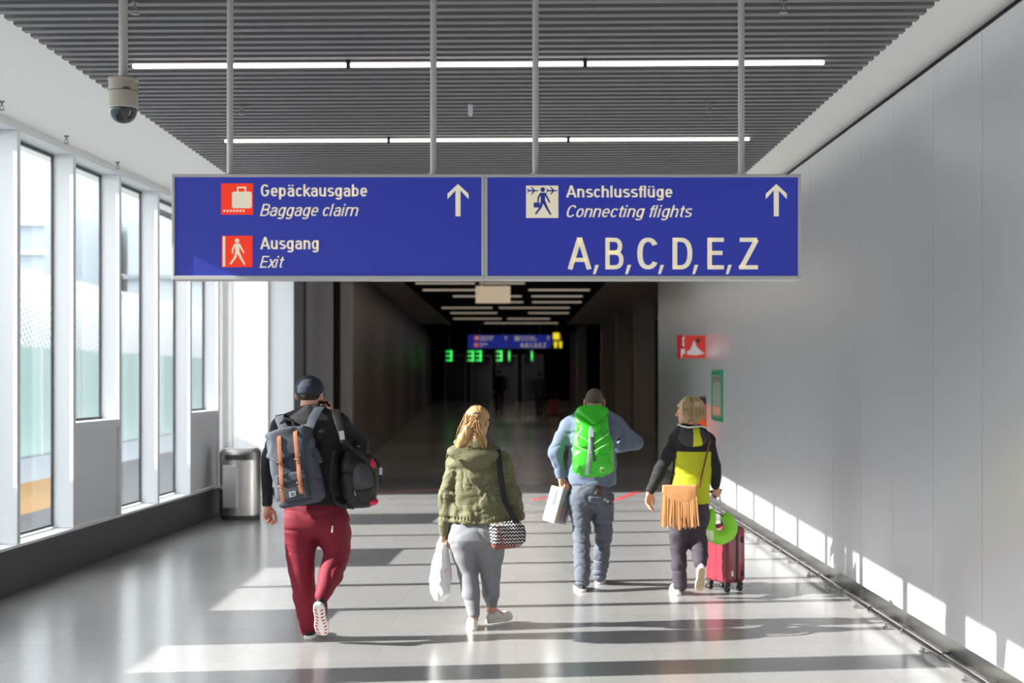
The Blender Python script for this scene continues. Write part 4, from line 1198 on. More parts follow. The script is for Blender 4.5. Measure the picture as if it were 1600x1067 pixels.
# black sports rucksack slung over his right shoulder
BLACKNYL = mat('black_nylon', srgb(15, 15, 17), 0.5, noise=0.2, nscale=14, bump=0.3, bscale=90)
GREYNYL = mat('grey_nylon_panel', srgb(70, 66, 70), 0.65, noise=0.1, nscale=40)
PINKNYL = mat('hot_pink_panel', srgb(214, 26, 78), 0.6)
SILVER = mat('silver_zip', srgb(190, 190, 192), 0.3, metal=0.9)
def build_sportbag():
    D = 9.70
    o = W(559, 746, D - 0.02)
    R = rot((1, 0.22, 0.0), (-0.10, 0.0, 1))
    root = thing('backpack', 'black sports rucksack with pink patches at the capped man\'s right side', 'backpack', tuple(o))
    X = lambda x, y, z: tuple(o + R @ np.array([x, y, z]))
    def f(p):
        q = (p - o) @ R
        w = np.interp(q[:, 2], [-0.21, -0.15, 0.0, 0.12, 0.20, 0.24], [0.085, 0.125, 0.135, 0.125, 0.085, 0.05]); dp = np.interp(q[:, 2], [-0.21, -0.1, 0.1, 0.24], [0.085, 0.115, 0.10, 0.05])
        e = ((np.abs(q[:, 0]) / w) ** 2.6 + (np.abs(q[:, 1]) / dp) ** 2.6) ** (1 / 2.6)
        d = smax((e - 1) * 0.085, np.maximum(-0.205 - q[:, 2], q[:, 2] - 0.235), 0.05)
        return d + lump(q, 0.008, (9, 9, 9)) + crease(q, 0.008, (6, 6, 7), 0.18)
    sdf_mesh('body', f, o - 0.33, o + 0.33, 0.007, BLACKNYL, root)
    def fp(p):
        q = (p - o) @ R
        d = ell(q, (0.02, -0.060, -0.030), (0.082, 0.085, 0.145))
        return d + lump(q, 0.004, (12, 12, 12)) 
    def fpm(p):
        q = (p - o) @ R
        m = np.zeros(len(p), np.int32); m[q[:, 2] > -0.075] = 1
        return m
    sdf_mesh('front_pocket', fp, o - 0.3, o + 0.3, 0.007, [BLACKNYL, GREYNYL], root, matf=fpm)
    m = MB(); m.tube([X(-0.06, -0.118, -0.072), X(-0.02, -0.143, -0.082), X(0.02, -0.149, -0.085), X(0.06, -0.135, -0.082), X(0.09, -0.10, -0.07)], 0.005, 8); m.build('zip', BLACKWEB, root, True)
    m = MB(); m.tube([X(-0.045, -0.138, -0.075), X(-0.042, -0.150, -0.11)], 0.005, 6); m.build('zip_pull', SILVER, root, True)
    for (x, y, z, rr) in ((0.098, -0.055, 0.085, (0.027, 0.035, 0.042)), (0.078, -0.045, -0.172, (0.042, 0.05, 0.026))):
        c = np.array([x, y, z])
        sdf_mesh('pink_panel', lambda p, c=c, rr=rr: ell((p - o) @ R, c, rr), np.array(X(x, y, z)) - 0.07, np.array(X(x, y, z)) + 0.07, 0.006, PINKNYL, root)
    m = MB(); m.tube([X(0.10, -0.06, 0.13), X(0.137, -0.075, 0.09), X(0.148, -0.08, 0.0), X(0.142, -0.08, -0.06)], 1.0, 8, True, flat=(0.022, 0.006), up=Vector((0.6, -0.8, 0))); m.build('side_strap', BLACKWEB, root, 'auto')
    m = MB(); m.M = frame(X(0.15, -0.083, 0.03), (1, 0.2, 0), (0, 0, 1)); m.box(-0.011, 0.011, -0.006, 0.006, -0.025, 0.025); m.build('side_buckle', SILVER, root, bevel=0.002)
    P = lambda px, py, dy: tuple(W(px, py, D + dy))
    m = MB(); m.tube([X(-0.03, -0.02, 0.20), P(538, 690, -0.16), P(532, 668, -0.152), P(526, 650, -0.115), P(524, 641, -0.05), P(526, 645, 0.07), P(533, 670, 0.14)], 1.0, 8, True, flat=(0.055, 0.016), up=[Vector((0, -1, 0.3))] * 3 + [Vector((0, -0.8, 0.6)), Vector((0, 0, 1)), Vector((0, 0.6, 0.8)), Vector((0, 1, 0.2))]); m.build('shoulder_strap', BLACKNYL, root, 'auto')
    m = MB(); m.tube([P(538, 690, -0.175), P(552, 702, -0.17), P(566, 712, -0.15), P(577, 722, -0.11)], 1.0, 8, True, flat=(0.03, 0.006), up=Vector((0, -1, 0.5))); m.build('top_strap', BLACKWEB, root, 'auto')
    m = MB(); m.M = frame(P(534.5, 680, -0.172), (1, 0, 0), (-0.15, 0, 1)); m.box(-0.016, 0.016, -0.004, 0.004, -0.03, 0.03); m.build('strap_adjuster', SILVER, root, bevel=0.002)
    m = MB(); m.tube([X(-0.11, 0.0, 0.14), P(522, 705, -0.165), P(517, 735, -0.17), P(517, 760, -0.17), P(524, 785, -0.165), P(536, 792, -0.15), X(-0.05, -0.05, -0.20)], 1.0, 8, True, flat=(0.018, 0.004), up=Vector((0, -1, 0))); m.build('loose_strap', BLACKWEB, root, 'auto')
build_sportbag()
# ------------------------------------------------------------------ the woman in the olive parka
OLIVE = mat('olive_parka_cloth', srgb(104, 102, 72), 0.7, noise=0.1, nscale=16, bump=0.35, bscale=70)
GREYJOG = mat('grey_jogger_cloth', srgb(132, 133, 138), 0.85, noise=0.08, nscale=60, bump=0.2, bscale=200)
BLONDE = mat('blonde_hair', srgb(196, 156, 104), 0.45, noise=0.45, nscale=70, bump=0.5, bscale=160, stretch=(1.6, 1.6, 0.25))
WHITESHOE = mat('white_canvas_shoe', srgb(226, 222, 216), 0.6, noise=0.03)
CREAMSOLE = mat('off_white_sole', srgb(220, 214, 204), 0.6)
PLASTIC = mat('white_plastic_film', srgb(238, 236, 236), 0.35, noise=0.03, bump=0.3, bscale=40)
REDPRINT = mat('faint_red_print', srgb(226, 150, 140), 0.5)

def build_woman_olive():
    D = 10.24
    root = thing('person', 'woman with blonde ponytail, olive hooded parka and grey joggers carrying a white bag', 'person', rootpt(D, 748))
    P = lambda px, py, dy=0.0: W(px, py, D + dy)
    heelL = W(740, 986, 10.10); heelR = W(760, 974, 10.33)
    J = dict(head=P(747, 661, 0.02), HR=head_rot(-0.45, -0.08), neck=P(745, 692, 0.0), chest=P(747, 735), belly=P(748, 785), pelvis=P(745, 828),
             shL=P(709, 724), elL=P(697, 776, -0.02), wrL=P(692.5, 834, 0.0), shR=P(786, 722), elR=P(803, 774, -0.01), wrR=P(810, 806, 0.08),
             hipL=P(724, 842), knL=P(731, 892, 0.0), anL=heelL + np.array([0.0, 0.05, 0.09]), hipR=P(767, 842), knR=P(767, 898, 0.06), anR=heelR + np.array([0.035, 0.03, 0.09]))
    tL = np.array([-0.1, 1, 0]); tR = np.array([0.75, 0.65, 0.0])
    J['ftL'] = heelL + np.array([-0.015, 0.15, 0.04]); J['ftR'] = heelR + tR * 0.15 + np.array([0, 0, 0.04])
    hl = (J['wrL'], limb_frame((0.0, 0.05, -1), (-0.9, 0.3, 0)), 1.0); hr = (J['wrR'], limb_frame((0.1, 0.5, -0.9), (0.9, 0.1, 0.2)), -1.0)
    s = 0.95
    body(root, J, [(hl, dict(curl=(1.0, 1.3, 0.9), thumb=0.8, s=0.9)), (hr, dict(curl=(0.9, 1.2, 0.8), thumb=0.7, s=0.9))], face_region(J['head'], J['HR'], s), s=s, arm=0.032)
    rows = rows_px([(686, 728, 765, 0.07, 0), (694, 722, 772, 0.085, 0), (706, 709, 785, 0.105, 0), (722, 704, 790, 0.12, 0), (760, 704, 795, 0.128, 0), (790, 702, 799, 0.142, 0), (808, 700, 802, 0.155, 0), (818, 701, 801, 0.15, 0)], D)
    aL = [J['neck'], J['shL'], J['elL'], P(692.5, 833)]; aR = [J['neck'], J['shR'], J['elR'], P(811, 806, 0.07)]
    zh = P(748, 812)[2]
    def fj(p):
        d = loft(p, rows)
        d = smin(d, chain(p, aL, [0.06, 0.064, 0.057, 0.045], 0.02), 0.03)
        d = smin(d, chain(p, aR, [0.06, 0.064, 0.058, 0.047], 0.02), 0.03)
        d = d + lump(p, 0.006, (8, 8, 9)) + crease(p, 0.009, (9, 9, 6), 0.13) + crease(p, 0.006, (16, 16, 12), 0.16) + crease(p, 0.006, (11, 11, 26), 0.14)
        hem = np.exp(-((p[:, 2] - zh - 0.02) / 0.012) ** 2)
        return d + hem * (0.006 + 0.004 * np.sin(p[:, 0] * 260))
    sdf_mesh('parka', fj, P(683, 842, -0.28), P(826, 682, 0.3), 0.0075, OLIVE, root)
    hc = J['head']
    ho = P(739, 708, -0.115); Rh = head_rot(0, 0.25, 0.12)
    def fhood(p):
        q = (p - ho) @ Rh
        d = ell(q, (0, 0, 0), (0.185, 0.085, 0.082))
        d = smin(d, ell(q, (0.02, -0.015, -0.045), (0.13, 0.07, 0.07)), 0.04)
        d = smin(d, ell(q, (0.0, 0.10, 0.035), (0.15, 0.09, 0.045)), 0.03)
        d = smax(d, -ell(q, (0.01, 0.06, 0.085), (0.105, 0.085, 0.05)), 0.02)
        return d + lump(p, 0.010, (9, 9, 14)) + crease(p, 0.012, (5, 5, 12), 0.2)
    hood = sdf_mesh('hood', fhood, ho - 0.26, ho + 0.26, 0.007, OLIVE, root)
    m = MB(); m.tube([P(702, 704, -0.12), P(699, 708, -0.13), P(697, 716, -0.13)], 0.004, 6); m.build('drawcord', OLIVE, hood, True)
    trows = rows_px([(808, 706, 785, 0.115, 0), (828, 703, 785, 0.135, -0.01), (842, 703, 784, 0.138, -0.01), (856, 706, 782, 0.115, 0)], D)
    LL = [J['hipL'], P(728, 866, 0), J['knL'], P(736, 928, -0.05), J['anL'] + np.array([0, 0, 0.03])]; LR = [J['hipR'], P(767, 866, 0.02), J['knR'], P(767, 926, 0.07), J['anR'] + np.array([0, 0, 0.05])]
    def ft(p):
        d = loft(p, trows, 2.2, 0.05)
        d = smin(d, chain(p, LL, [0.100, 0.092, 0.070, 0.064, 0.043], 0.02), 0.05)
        d = smin(d, chain(p, LR, [0.100, 0.092, 0.068, 0.062, 0.042], 0.02), 0.05)
        return d + lump(p, 0.004, (8, 8, 8)) + crease(p, 0.005, (5, 5, 9), 0.14)
    sdf_mesh('joggers', ft, low(P(695, 975, -0.3)), P(795, 802, 0.3), 0.007, GREYJOG, root)
    shoe(root, heelL, tL, (0, 0, 1), 0.245, WHITESHOE, CREAMSOLE, None, chunky=0.9)
    shoe(root, heelR, tR, (0, 0, 1), 0.245, WHITESHOE, CREAMSOLE, None, chunky=0.9)
    HR = J['HR']
    def fh(p):
        q = ((p - hc) @ HR) / s
        d = ell(q, (0, -0.018, 0.040), (0.086, 0.105, 0.092))
        d = smax(d, np.where(q[:, 2] > 0.035, q[:, 1] - 0.095 + 0.3 * np.maximum(0, 0.09 - q[:, 2]), q[:, 1] + 0.0), 0.01)
        d = smax(d, -0.065 - q[:, 2], 0.02)
        w0 = P(742, 652, -0.115)
        pts = [w0, P(738, 657, -0.135), P(731, 670, -0.150), P(724, 685, -0.150), P(718, 698, -0.14), P(714, 706, -0.13)]
        t = chain(p, pts, [0.026, 0.032, 0.040, 0.042, 0.028, 0.008], 0.01)
        pts2 = [P(748, 655, -0.125), P(752, 672, -0.14), P(757, 690, -0.135), P(759, 699, -0.13)]
        t = smin(t, chain(p, pts2, [0.022, 0.022, 0.015, 0.005], 0.01), 0.02)
        d = smin(d, t, 0.015)
        ang = p[:, 0] * 3 + p[:, 2]
        return d + lump(p, 0.006, (38, 38, 8)) + lump(p, 0.003, (90, 90, 14))
    hair = sdf_mesh('hair', fh, P(700, 715, -0.25), P(775, 628, 0.16), 0.005, BLONDE, root)
    def rf(rr):
        a = P(rr.uniform(726, 750), rr.uniform(645, 665), -0.13 + rr.uniform(-0.03, 0.02))
        e = P(rr.uniform(709, 738) if rr.random() < 0.75 else rr.uniform(750, 762), rr.uniform(690, 712), -0.14 + rr.uniform(-0.04, 0.03))
        mid = (a + e) / 2 + np.array([rr.uniform(-0.02, 0.01), -0.02, rr.uniform(-0.01, 0.02)])
        return [a, (a + mid) / 2 + np.array([0, -0.008, 0.008]), mid, (mid + e) / 2, e]
    mb = strands(150, rf, 0, 0, 0.0028, 5)
    def rf2(rr):
        c = P(744, 650, -0.12); th = rr.uniform(0, 6.28)
        u = np.array([math.cos(th), 0.35 + 0.5 * rr.random(), abs(math.sin(th)) * 0.9 + 0.1])
        u /= np.linalg.norm(u)
        pt = hc + HR @ (np.array([0, -0.018, 0.042]) * s) + u * np.array([0.087, 0.104, 0.093]) * s
        mid = (pt + c) / 2; mid = hc + (mid - hc) * 1.12
        return [c, (c + mid) / 2 + (mid - hc) * 0.06, mid, (mid + pt) / 2 + (mid - hc) * 0.06, pt + np.array([rr.uniform(-.01, .01), 0, rr.uniform(-.008, .01)])]
    strands(90, rf2, 0, 0, 0.0022, 6, mb)
    mb.build('hair_strands', BLONDE, hair, True)
    m = MB(); c = Vector(P(743, 651, -0.118)); m.M = frame(c, (0, 0, 1), (-0.35, -0.9, -0.2)); m.lathe([(0.022, -0.008), (0.03, -0.006), (0.032, 0), (0.03, 0.006), (0.022, 0.008)], 14); m.build('hair_tie', NAVY, hair, True)
    # white plastic carrier hanging from her left hand
    o = P(687.5, 890, -0.01)
    rt = thing('plastic_bag', 'crumpled white plastic carrier hanging from the ponytailed woman\'s left hand', 'bag', tuple(o))
    brow = rows_px([(846, 685, 697, 0.03, 0), (856, 680, 699, 0.06, 0), (880, 674, 703, 0.09, 0), (905, 670, 705, 0.105, 0), (926, 671, 704, 0.09, 0), (938, 677, 698, 0.055, 0), (942, 682, 692, 0.03, 0)], D)
    def fb(p):
        d = loft(p, brow, 2.2, 0.02)
        return d + lump(p, 0.012, (9, 9, 7)) + crease(p, 0.012, (9, 9, 5), 0.2) + crease(p, 0.006, (16, 16, 9), 0.25)
    def bm(p):
        px = p[:, 0] * S0 / p[:, 1] + 806; py = 590 + (1.8 - p[:, 2]) * S0 / p[:, 1]
        n = vn(p * np.array([140, 140, 140]))
        return ((np.abs(px - 697) < 4) & (np.abs(py - 891 - (697 - px) * 0.4) < 2.2) & (n > 0.45)).astype(np.int32)
    sdf_mesh('bag_body', fb, o - 0.32, o + 0.32, 0.006, [PLASTIC, REDPRINT], rt, matf=bm)
    m = MB()
    for sx in (-4, 3):
        m2 = MB(); m2.tube([P(688 + sx, 853, -0.02), P(690 + sx * 0.6, 846, -0.02), P(692 + sx * 0.3, 839, 0.0), P(693, 836, 0.03)], 1.0, 8, True, flat=(0.03, 0.008), up=Vector((0, -1, 0.1))); m2.build('handle', PLASTIC, rt, 'auto')
    # patterned barrel bag on a long black strap
    def pattern():
        mm = bpy.data.materials.new('zigzag_woven_cloth'); mm.use_nodes = True
        nt = mm.node_tree; L = nt.links; p = nt.nodes['Principled BSDF']; p.inputs['Roughness'].default_value = 0.85
        tc = nt.nodes.new('ShaderNodeTexCoord')
        wv = nt.nodes.new('ShaderNodeTexWave'); wv.wave_type = 'BANDS'; wv.bands_direction = 'Z'; wv.inputs['Scale'].default_value = 13; wv.inputs['Distortion'].default_value = 0
        mp = nt.nodes.new('ShaderNodeMapping')
        sep = nt.nodes.new('ShaderNodeSeparateXYZ'); L.new(tc.outputs['Object'], sep.inputs[0])
        pp = nt.nodes.new('ShaderNodeMath'); pp.operation = 'PINGPONG'; pp.inputs[1].default_value = 0.011; L.new(sep.outputs[0], pp.inputs[0])
        ad = nt.nodes.new('ShaderNodeMath'); ad.operation = 'MULTIPLY_ADD'; ad.inputs[1].default_value = 1.2; L.new(pp.outputs[0], ad.inputs[0]); L.new(sep.outputs[2], ad.inputs[2])
        cb = nt.nodes.new('ShaderNodeCombineXYZ'); L.new(ad.outputs[0], cb.inputs[2]); L.new(cb.outputs[0], wv.inputs[0])
        vo = nt.nodes.new('ShaderNodeTexVoronoi'); vo.inputs['Scale'].default_value = 70; L.new(tc.outputs['Object'], vo.inputs['Vector'])
        ml = nt.nodes.new('ShaderNodeMath'); ml.operation = 'MULTIPLY_ADD'; ml.inputs[1].default_value = -0.55; L.new(vo.outputs['Distance'], ml.inputs[0]); L.new(wv.outputs['Fac'], ml.inputs[2])
        cr = nt.nodes.new('ShaderNodeValToRGB'); cr.color_ramp.interpolation = 'CONSTANT'
        cr.color_ramp.elements[0].color = srgb(34, 30, 36); cr.color_ramp.elements[1].position = 0.42; cr.color_ramp.elements[1].color = srgb(222, 214, 212)
        L.new(ml.outputs[0], cr.inputs[0]); L.new(cr.outputs[0], p.inputs['Base Color'])
        return mm
    ZIG = pattern(); BROWNL = mat('brown_leather_trim', srgb(134, 82, 70), 0.5)
    o = P(792, 836, -0.13); R = rot((1, 0.25, 0.10), (-0.06, 0, 1))
    rt = thing('handbag', 'small black and white zigzag barrel bag at the ponytailed woman\'s right hip', 'bag', tuple(o))
    def fz2(p):
        q = (p - o) @ R
        r = np.interp(q[:, 0], [-0.13, -0.09, 0.05, 0.13], [0.085, 0.098, 0.096, 0.075])
        d = smax(np.hypot(q[:, 1] / 0.8, q[:, 2]) - r, np.abs(q[:, 0]) - 0.118, 0.03)
        return d + lump(q, 0.005, 11)
    def mz(p):
        q = (p - o) @ R
        m = np.zeros(len(p), np.int32)
        m[(q[:, 2] < -0.062 - 0.1 * (q[:, 0] + 0.02)) & (q[:, 0] < 0.06)] = 1
        m[np.abs(q[:, 0] + 0.060 + 0.25 * q[:, 2]) < 0.008] = 1
        return m
    sdf_mesh('bag_body', fz2, o - 0.18, o + 0.18, 0.005, [ZIG, BROWNL], rt, matf=mz)
    m = MB(); m.tube([tuple(o + R @ np.array(v)) for v in ((0.118, 0, -0.06), (0.126, 0, 0), (0.118, 0, 0.06))], 0.014, 8); m.build('end_piping', BLACKWEB, rt, True)
    m = MB(); m.tube([P(779, 760, 0.15), P(777, 720, 0.135), P(776, 702, 0.06), P(776, 698, 0.0), P(777.5, 703, -0.10), P(780, 722, -0.145), P(783, 750, -0.148), P(788, 780, -0.155), P(800, 805, -0.16), P(808, 818, -0.14)], 1.0, 8, True, flat=(0.042, 0.005), up=[Vector((0, 1, 0))] * 2 + [Vector((0, .6, .8)), Vector((0, 0, 1)), Vector((0, -.6, .8))] + [Vector((0.1, -1, 0.15))] * 5); m.build('strap', BLACKWEB, rt, 'auto')
    m = MB(); m.tube([P(776, 822, -0.215), P(782, 816, -0.225), P(786, 820, -0.225)], 0.006, 6); m.tube([P(786, 820, -0.225), P(789, 815, -0.22)], 0.006, 6); m.build('knotted_cord', WHITERUB, rt, True)
build_woman_olive()

# ------------------------------------------------------------------ the man with the green rucksack
DENIMBLUE = mat('blue_fleece', srgb(106, 118, 142), 0.9, noise=0.08, nscale=30, bump=0.3, bscale=160, sheen=0.1)
JEANS = mat('worn_blue_jeans', srgb(90, 95, 107), 0.85, noise=0.22, nscale=9, bump=0.25, bscale=220)
COLLAR = mat('dark_blue_collar', srgb(62, 76, 112), 0.8)
GREYHAIR = mat('short_grey_brown_hair', srgb(98, 84, 74), 0.85, noise=0.4, nscale=80, bump=0.6, bscale=350)
BROWNPATCH = mat('brown_leather_patch', srgb(84, 50, 42), 0.6)
DKSHOE = mat('dark_grey_suede', srgb(58, 60, 66), 0.8, noise=0.1)
def build_man_blue():
    D = 12.15
    root = thing('person', 'man with cropped hair, blue jacket and jeans, one elbow out', 'person', rootpt(D, 925))
    P = lambda px, py, dy=0.0: W(px, py, D + dy)
    heelL = W(911, 925.5, 11.92); heelR = W(935, 913.5, 12.36)
    J = dict(head=P(928.5, 629, 0.04), HR=head_rot(0.05, -0.12), neck=P(926, 650, 0.0), chest=P(924, 690), belly=P(924, 735), pelvis=P(923, 768),
             shL=P(888, 664), elL=P(868, 706, -0.03), wrL=P(876, 745, 0.0), shR=P(963, 664), elR=P(993, 691, 0.04), wrR=P(958, 700, 0.26),
             hipL=P(906, 780), knL=P(908.5, 828, -0.02), anL=heelL + np.array([0, 0.07, 0.11]), hipR=P(940, 780), knR=P(943, 828, 0.08), anR=heelR + np.array([0.0, 0.07, 0.11]))
    J['ftL'] = heelL + np.array([-0.02, 0.17, 0.04]); J['ftR'] = heelR + np.array([0.03, 0.17, 0.04])
    hl = (J['wrL'], limb_frame((0.12, 0.0, -1), (-0.9, 0.4, -0.1)), 1.0); hr = (J['wrR'], limb_frame((-0.9, 0.4, -0.2), (0.2, 0.9, 0.3)), -1.0)
    s = 1.0
    body(root, J, [(hl, dict(curl=(0.9, 1.2, 0.8), thumb=0.8)), (hr, dict(curl=(0.6, 0.8, 0.5)))], face_region(J['head'], J['HR'], s), s=s)
    rows = rows_px([(637, 911, 945, 0.062, 0.0), (645, 900, 957, 0.085, 0), (654, 888, 965, 0.11, 0), (672, 882, 967, 0.125, 0), (705, 887, 964, 0.13, 0), (738, 888, 963, 0.132, 0), (752, 887, 963, 0.134, 0), (759, 888, 962, 0.132, 0)], D)
    aL = [J['neck'], J['shL'], J['elL'], P(875.5, 742)]; aR = [J['neck'], J['shR'], J['elR'], J['wrR']]
    def fj(p):
        d = loft(p, rows)
        d = smin(d, chain(p, aL, [0.065, 0.070, 0.066, 0.046], 0.02), 0.03)
        d = smin(d, chain(p, aR, [0.065, 0.072, 0.064, 0.046], 0.02), 0.03)
        z = p[:, 2]
        hem = np.where(p[:, 0] < P(900, 750)[0] + 0.12, 0.0, 0.0)
        return d + lump(p, 0.007, (8, 8, 11)) + crease(p, 0.009, (6, 6, 9), 0.16)
    sdf_mesh('jacket', fj, P(855, 770, -0.28), P(1010, 630, 0.4), 0.008, DENIMBLUE, root)
    m = MB(); c = P(927.5, 641.5, 0.005); m.M = frame(c, (1, 0, 0), (0, 0.15, 1)); m.lathe([(0.080, -0.035), (0.078, 0.02), (0.066, 0.024), (0.064, -0.03)], 24, False); m.build('collar', COLLAR, root, True)
    trows = rows_px([(744, 892, 957, 0.115, 0), (762, 889, 958, 0.128, -0.01), (778, 888, 957, 0.130, -0.01), (792, 890, 955, 0.11, 0)], D)
    LL = [J['hipL'], P(907, 804), J['knL'], P(909, 862, -0.08), P(910.5, 906, -0.18)]; LR = [J['hipR'], P(942, 804, 0.03), J['knR'], P(941, 862, 0.12), P(936.5, 898, 0.22)]
    def ft(p):
        d = loft(p, trows, 2.3, 0.05)
        d = smin(d, chain(p, LL, [0.100, 0.096, 0.080, 0.075, 0.070], 0.02), 0.05)
        d = smin(d, chain(p, LR, [0.100, 0.096, 0.079, 0.074, 0.069], 0.02), 0.05)
        return d + lump(p, 0.006, (8, 8, 9)) + crease(p, 0.012, (5, 5, 15), 0.16) + crease(p, 0.005, (9, 9, 26), 0.18)
    def jm(p):
        px = p[:, 0] * S0 / p[:, 1] + 806; py = 590 + (1.8 - p[:, 2]) * S0 / p[:, 1]
        m = np.zeros(len(p), np.int32); back = p[:, 1] < D
        m[back & (np.abs(px - 936 - (py - 765) * 0.05) < 4) & (np.abs(py - 765) < 10)] = 1
        m[back & (((px - 945) ** 2 + (py - 780) ** 2 < 3) | ((px - 949.5) ** 2 + (py - 783) ** 2 < 3))] = 2
        return m
    sdf_mesh('jeans', ft, low(P(875, 918, -0.35)), P(970, 738, 0.4), 0.0075, [JEANS, BROWNPATCH, WHITERUB], root, matf=jm)
    shoe(root, heelL, np.array([-0.12, 1, 0]), (0, 0, 1), 0.285, DKSHOE, WHITERUB, None)
    shoe(root, heelR, np.array([0.15, 1, 0]), (0, 0, 1), 0.285, DKSHOE, WHITERUB, None)
    hc, HR = J['head'], J['HR']
    def fh(p):
        q = ((p - hc) @ HR) / s
        d = ell(q, (0, -0.013, 0.035), (0.0762, 0.0985, 0.085)) + lump(p, 0.0012, 90)
        d = smax(d, -0.014 - q[:, 2] - 0.5 * np.maximum(0, q[:, 1]), 0.008)
        d = smax(d, q[:, 1] - 0.055 - 0.3 * (q[:, 2] - 0.06), 0.008)
        return smax(d, -(np.hypot(q[:, 1] + 0.0, q[:, 2] - 0.0) - 0.030) - 10 * (np.abs(q[:, 0]) < 0.06), 0.004)
    sdf_mesh('hair', fh, hc - 0.15, hc + 0.15, 0.005, GREYHAIR, root)
build_man_blue()

GREENNYL = mat('bright_green_ripstop', srgb(58, 196, 40), 0.4, noise=0.1, nscale=18, bump=0.4, bscale=60)
GREENDK = mat('green_cord', srgb(40, 150, 36), 0.5)
GREYSTRAP = mat('light_grey_strap', srgb(176, 182, 190), 0.5)
DKSTRAP = mat('dark_green_grey_strap', srgb(66, 80, 70), 0.6)
PALEGREEN = mat('pale_green_print', srgb(170, 240, 150), 0.5)
def build_green_pack():
    D = 12.15
    o = W(926, 744, D - 0.135); R = rot((1, 0, 0.0), (-0.01, 0.04, 1))
    root = thing('backpack', 'bright green hiking rucksack with a grey centre strap', 'backpack', tuple(o))
    X = lambda x, y, z: tuple(o + R @ np.array([x, y, z]))
    def yf(x, z):
        return -np.interp(z, [0, 0.1, 0.25, 0.45, 0.56, 0.60], [0.10, 0.175, 0.185, 0.15, 0.11, 0.06])
    def shape(q, g=0.0):
        z = np.clip(q[:, 2], 0, 0.6)
        w = np.interp(z, [0, 0.06, 0.2, 0.4, 0.52, 0.6], [0.155, 0.178, 0.172, 0.15, 0.142, 0.12]) + g
        dp = np.interp(z, [0, 0.1, 0.25, 0.45, 0.6], [0.055, 0.09, 0.095, 0.075, 0.04]) + g
        return (((np.abs(q[:, 0]) / w) ** 3 + (np.abs(q[:, 1] + dp * 0.95) / dp) ** 3) ** (1 / 3.0) - 1) * 0.08
    def f(p):
        q = (p - o) @ R
        d = smax(shape(q), np.maximum(-q[:, 2], q[:, 2] - 0.585), 0.04)
        v = 0.43 + 0.75 * np.abs(q[:, 0] - 0.01)
        d = d + 0.012 * np.exp(-((q[:, 2] - v) / 0.010) ** 2) * (q[:, 1] < -0.03)
        return d + lump(q, 0.008, (10, 10, 10)) + crease(q, 0.010, (9, 9, 9), 0.2)
    sdf_mesh('body', f, o - np.array([0.3, 0.3, 0.05]), o + np.array([0.3, 0.15, 0.65]), 0.0065, GREENNYL, root)
    def fl(p):
        q = (p - o) @ R
        v = 0.44 + 0.75 * np.abs(q[:, 0] - 0.01)
        d = smax(shape(q, 0.012), np.maximum(v - q[:, 2], q[:, 2] - 0.60), 0.03)
        return smax(d + lump(q, 0.008, (11, 11, 11)) + crease(q, 0.008, (9, 9, 9), 0.2), q[:, 1] + 0.01, 0.01)
    sdf_mesh('lid', fl, o - np.array([0.3, 0.3, -0.2]), o + np.array([0.3, 0.15, 0.7]), 0.0065, GREENNYL, root)
    def line(pts, n=8):
        out = []
        for (x0, z0), (x1, z1) in zip(pts[:-1], pts[1:]):
            for i in range(n): out.append((x0 + (x1 - x0) * i / n, z0 + (z1 - z0) * i / n))
        out.append(pts[-1])
        return [X(x, float(yf(x, z)) * (1 - 0.35 * min(1, abs(x) / 0.17) ** 3) - 0.012, z) for x, z in out]
    m = MB(); m.tube(line([(-0.022, 0.34), (-0.055, 0.02)]), 1.0, 8, True, flat=(0.030, 0.005), up=Vector((0, -1, 0.1))); m.build('centre_strap', GREYSTRAP, root, 'auto')
    m = MB(); m.tube(line([(-0.012, 0.34), (0.004, 0.13)]), 1.0, 8, True, flat=(0.030, 0.008), up=Vector((0.1, -1, 0.1))); m.build('loose_strap', DKSTRAP, root, 'auto')
    m = MB(); m.M = frame(line([(-0.017, 0.36), (-0.017, 0.35)])[0], (1, 0, 0), (0, 0.1, 1)); m.box(-0.02, 0.02, -0.012, 0.004, -0.03, 0.035); m.box(-0.012, 0.012, -0.013, 0.004, 0.036, 0.06); m.build('buckle', GREYSTRAP, root, bevel=0.003)
    for pts in ([(-0.14, 0.36), (0.0, 0.27), (0.13, 0.36)], [(-0.15, 0.26), (-0.02, 0.20), (0.13, 0.28)], [(-0.11, 0.40), (-0.13, 0.31)], [(0.06, 0.385), (0.07, 0.33)]):
        m = MB(); m.tube(line(pts), 0.004, 6); m.build('bungee_cord', PALEGREEN if len(pts) == 3 else GREENDK, root, True)
    a = [(0.075 + 0.022 * math.cos(t), 0.055 + 0.022 * math.sin(t)) for t in [0.3 + 5.4 * i / 14 for i in range(15)]]
    m = MB(); m.tube(line(a, 1), 0.004, 6); m.tube(line([(0.06, 0.05), (0.09, 0.075)], 3), 0.004, 6); m.build('emblem', PALEGREEN, root, True)
    P = lambda px, py, dy: tuple(W(px, py, D + dy))
    for px, sx in ((901, -1), (949, 1)):
        m = MB(); m.tube([X(0.11 * sx, -0.03, 0.56), P(px, 647, -0.10), P(px - sx, 642 + 3, -0.02), P(px - sx, 650, 0.09), P(px, 680, 0.14)], 1.0, 8, True, flat=(0.055, 0.014), up=[Vector((0, -1, 0.4)), Vector((0, -.6, .8)), Vector((0, 0, 1)), Vector((0, .7, .7)), Vector((0, 1, 0.2))]); m.build('shoulder_strap', GREENNYL, root, 'auto')
    # white carrier box in his left hand
    c = W(867, 788, D - 0.02); R2 = rot((0.80, -0.50, 0.22), (0.27, 0.05, 1))
    rt = thing('carrier_box', 'white carrier box with colourful side in the blue jacketed man\'s left hand', 'box', tuple(c))
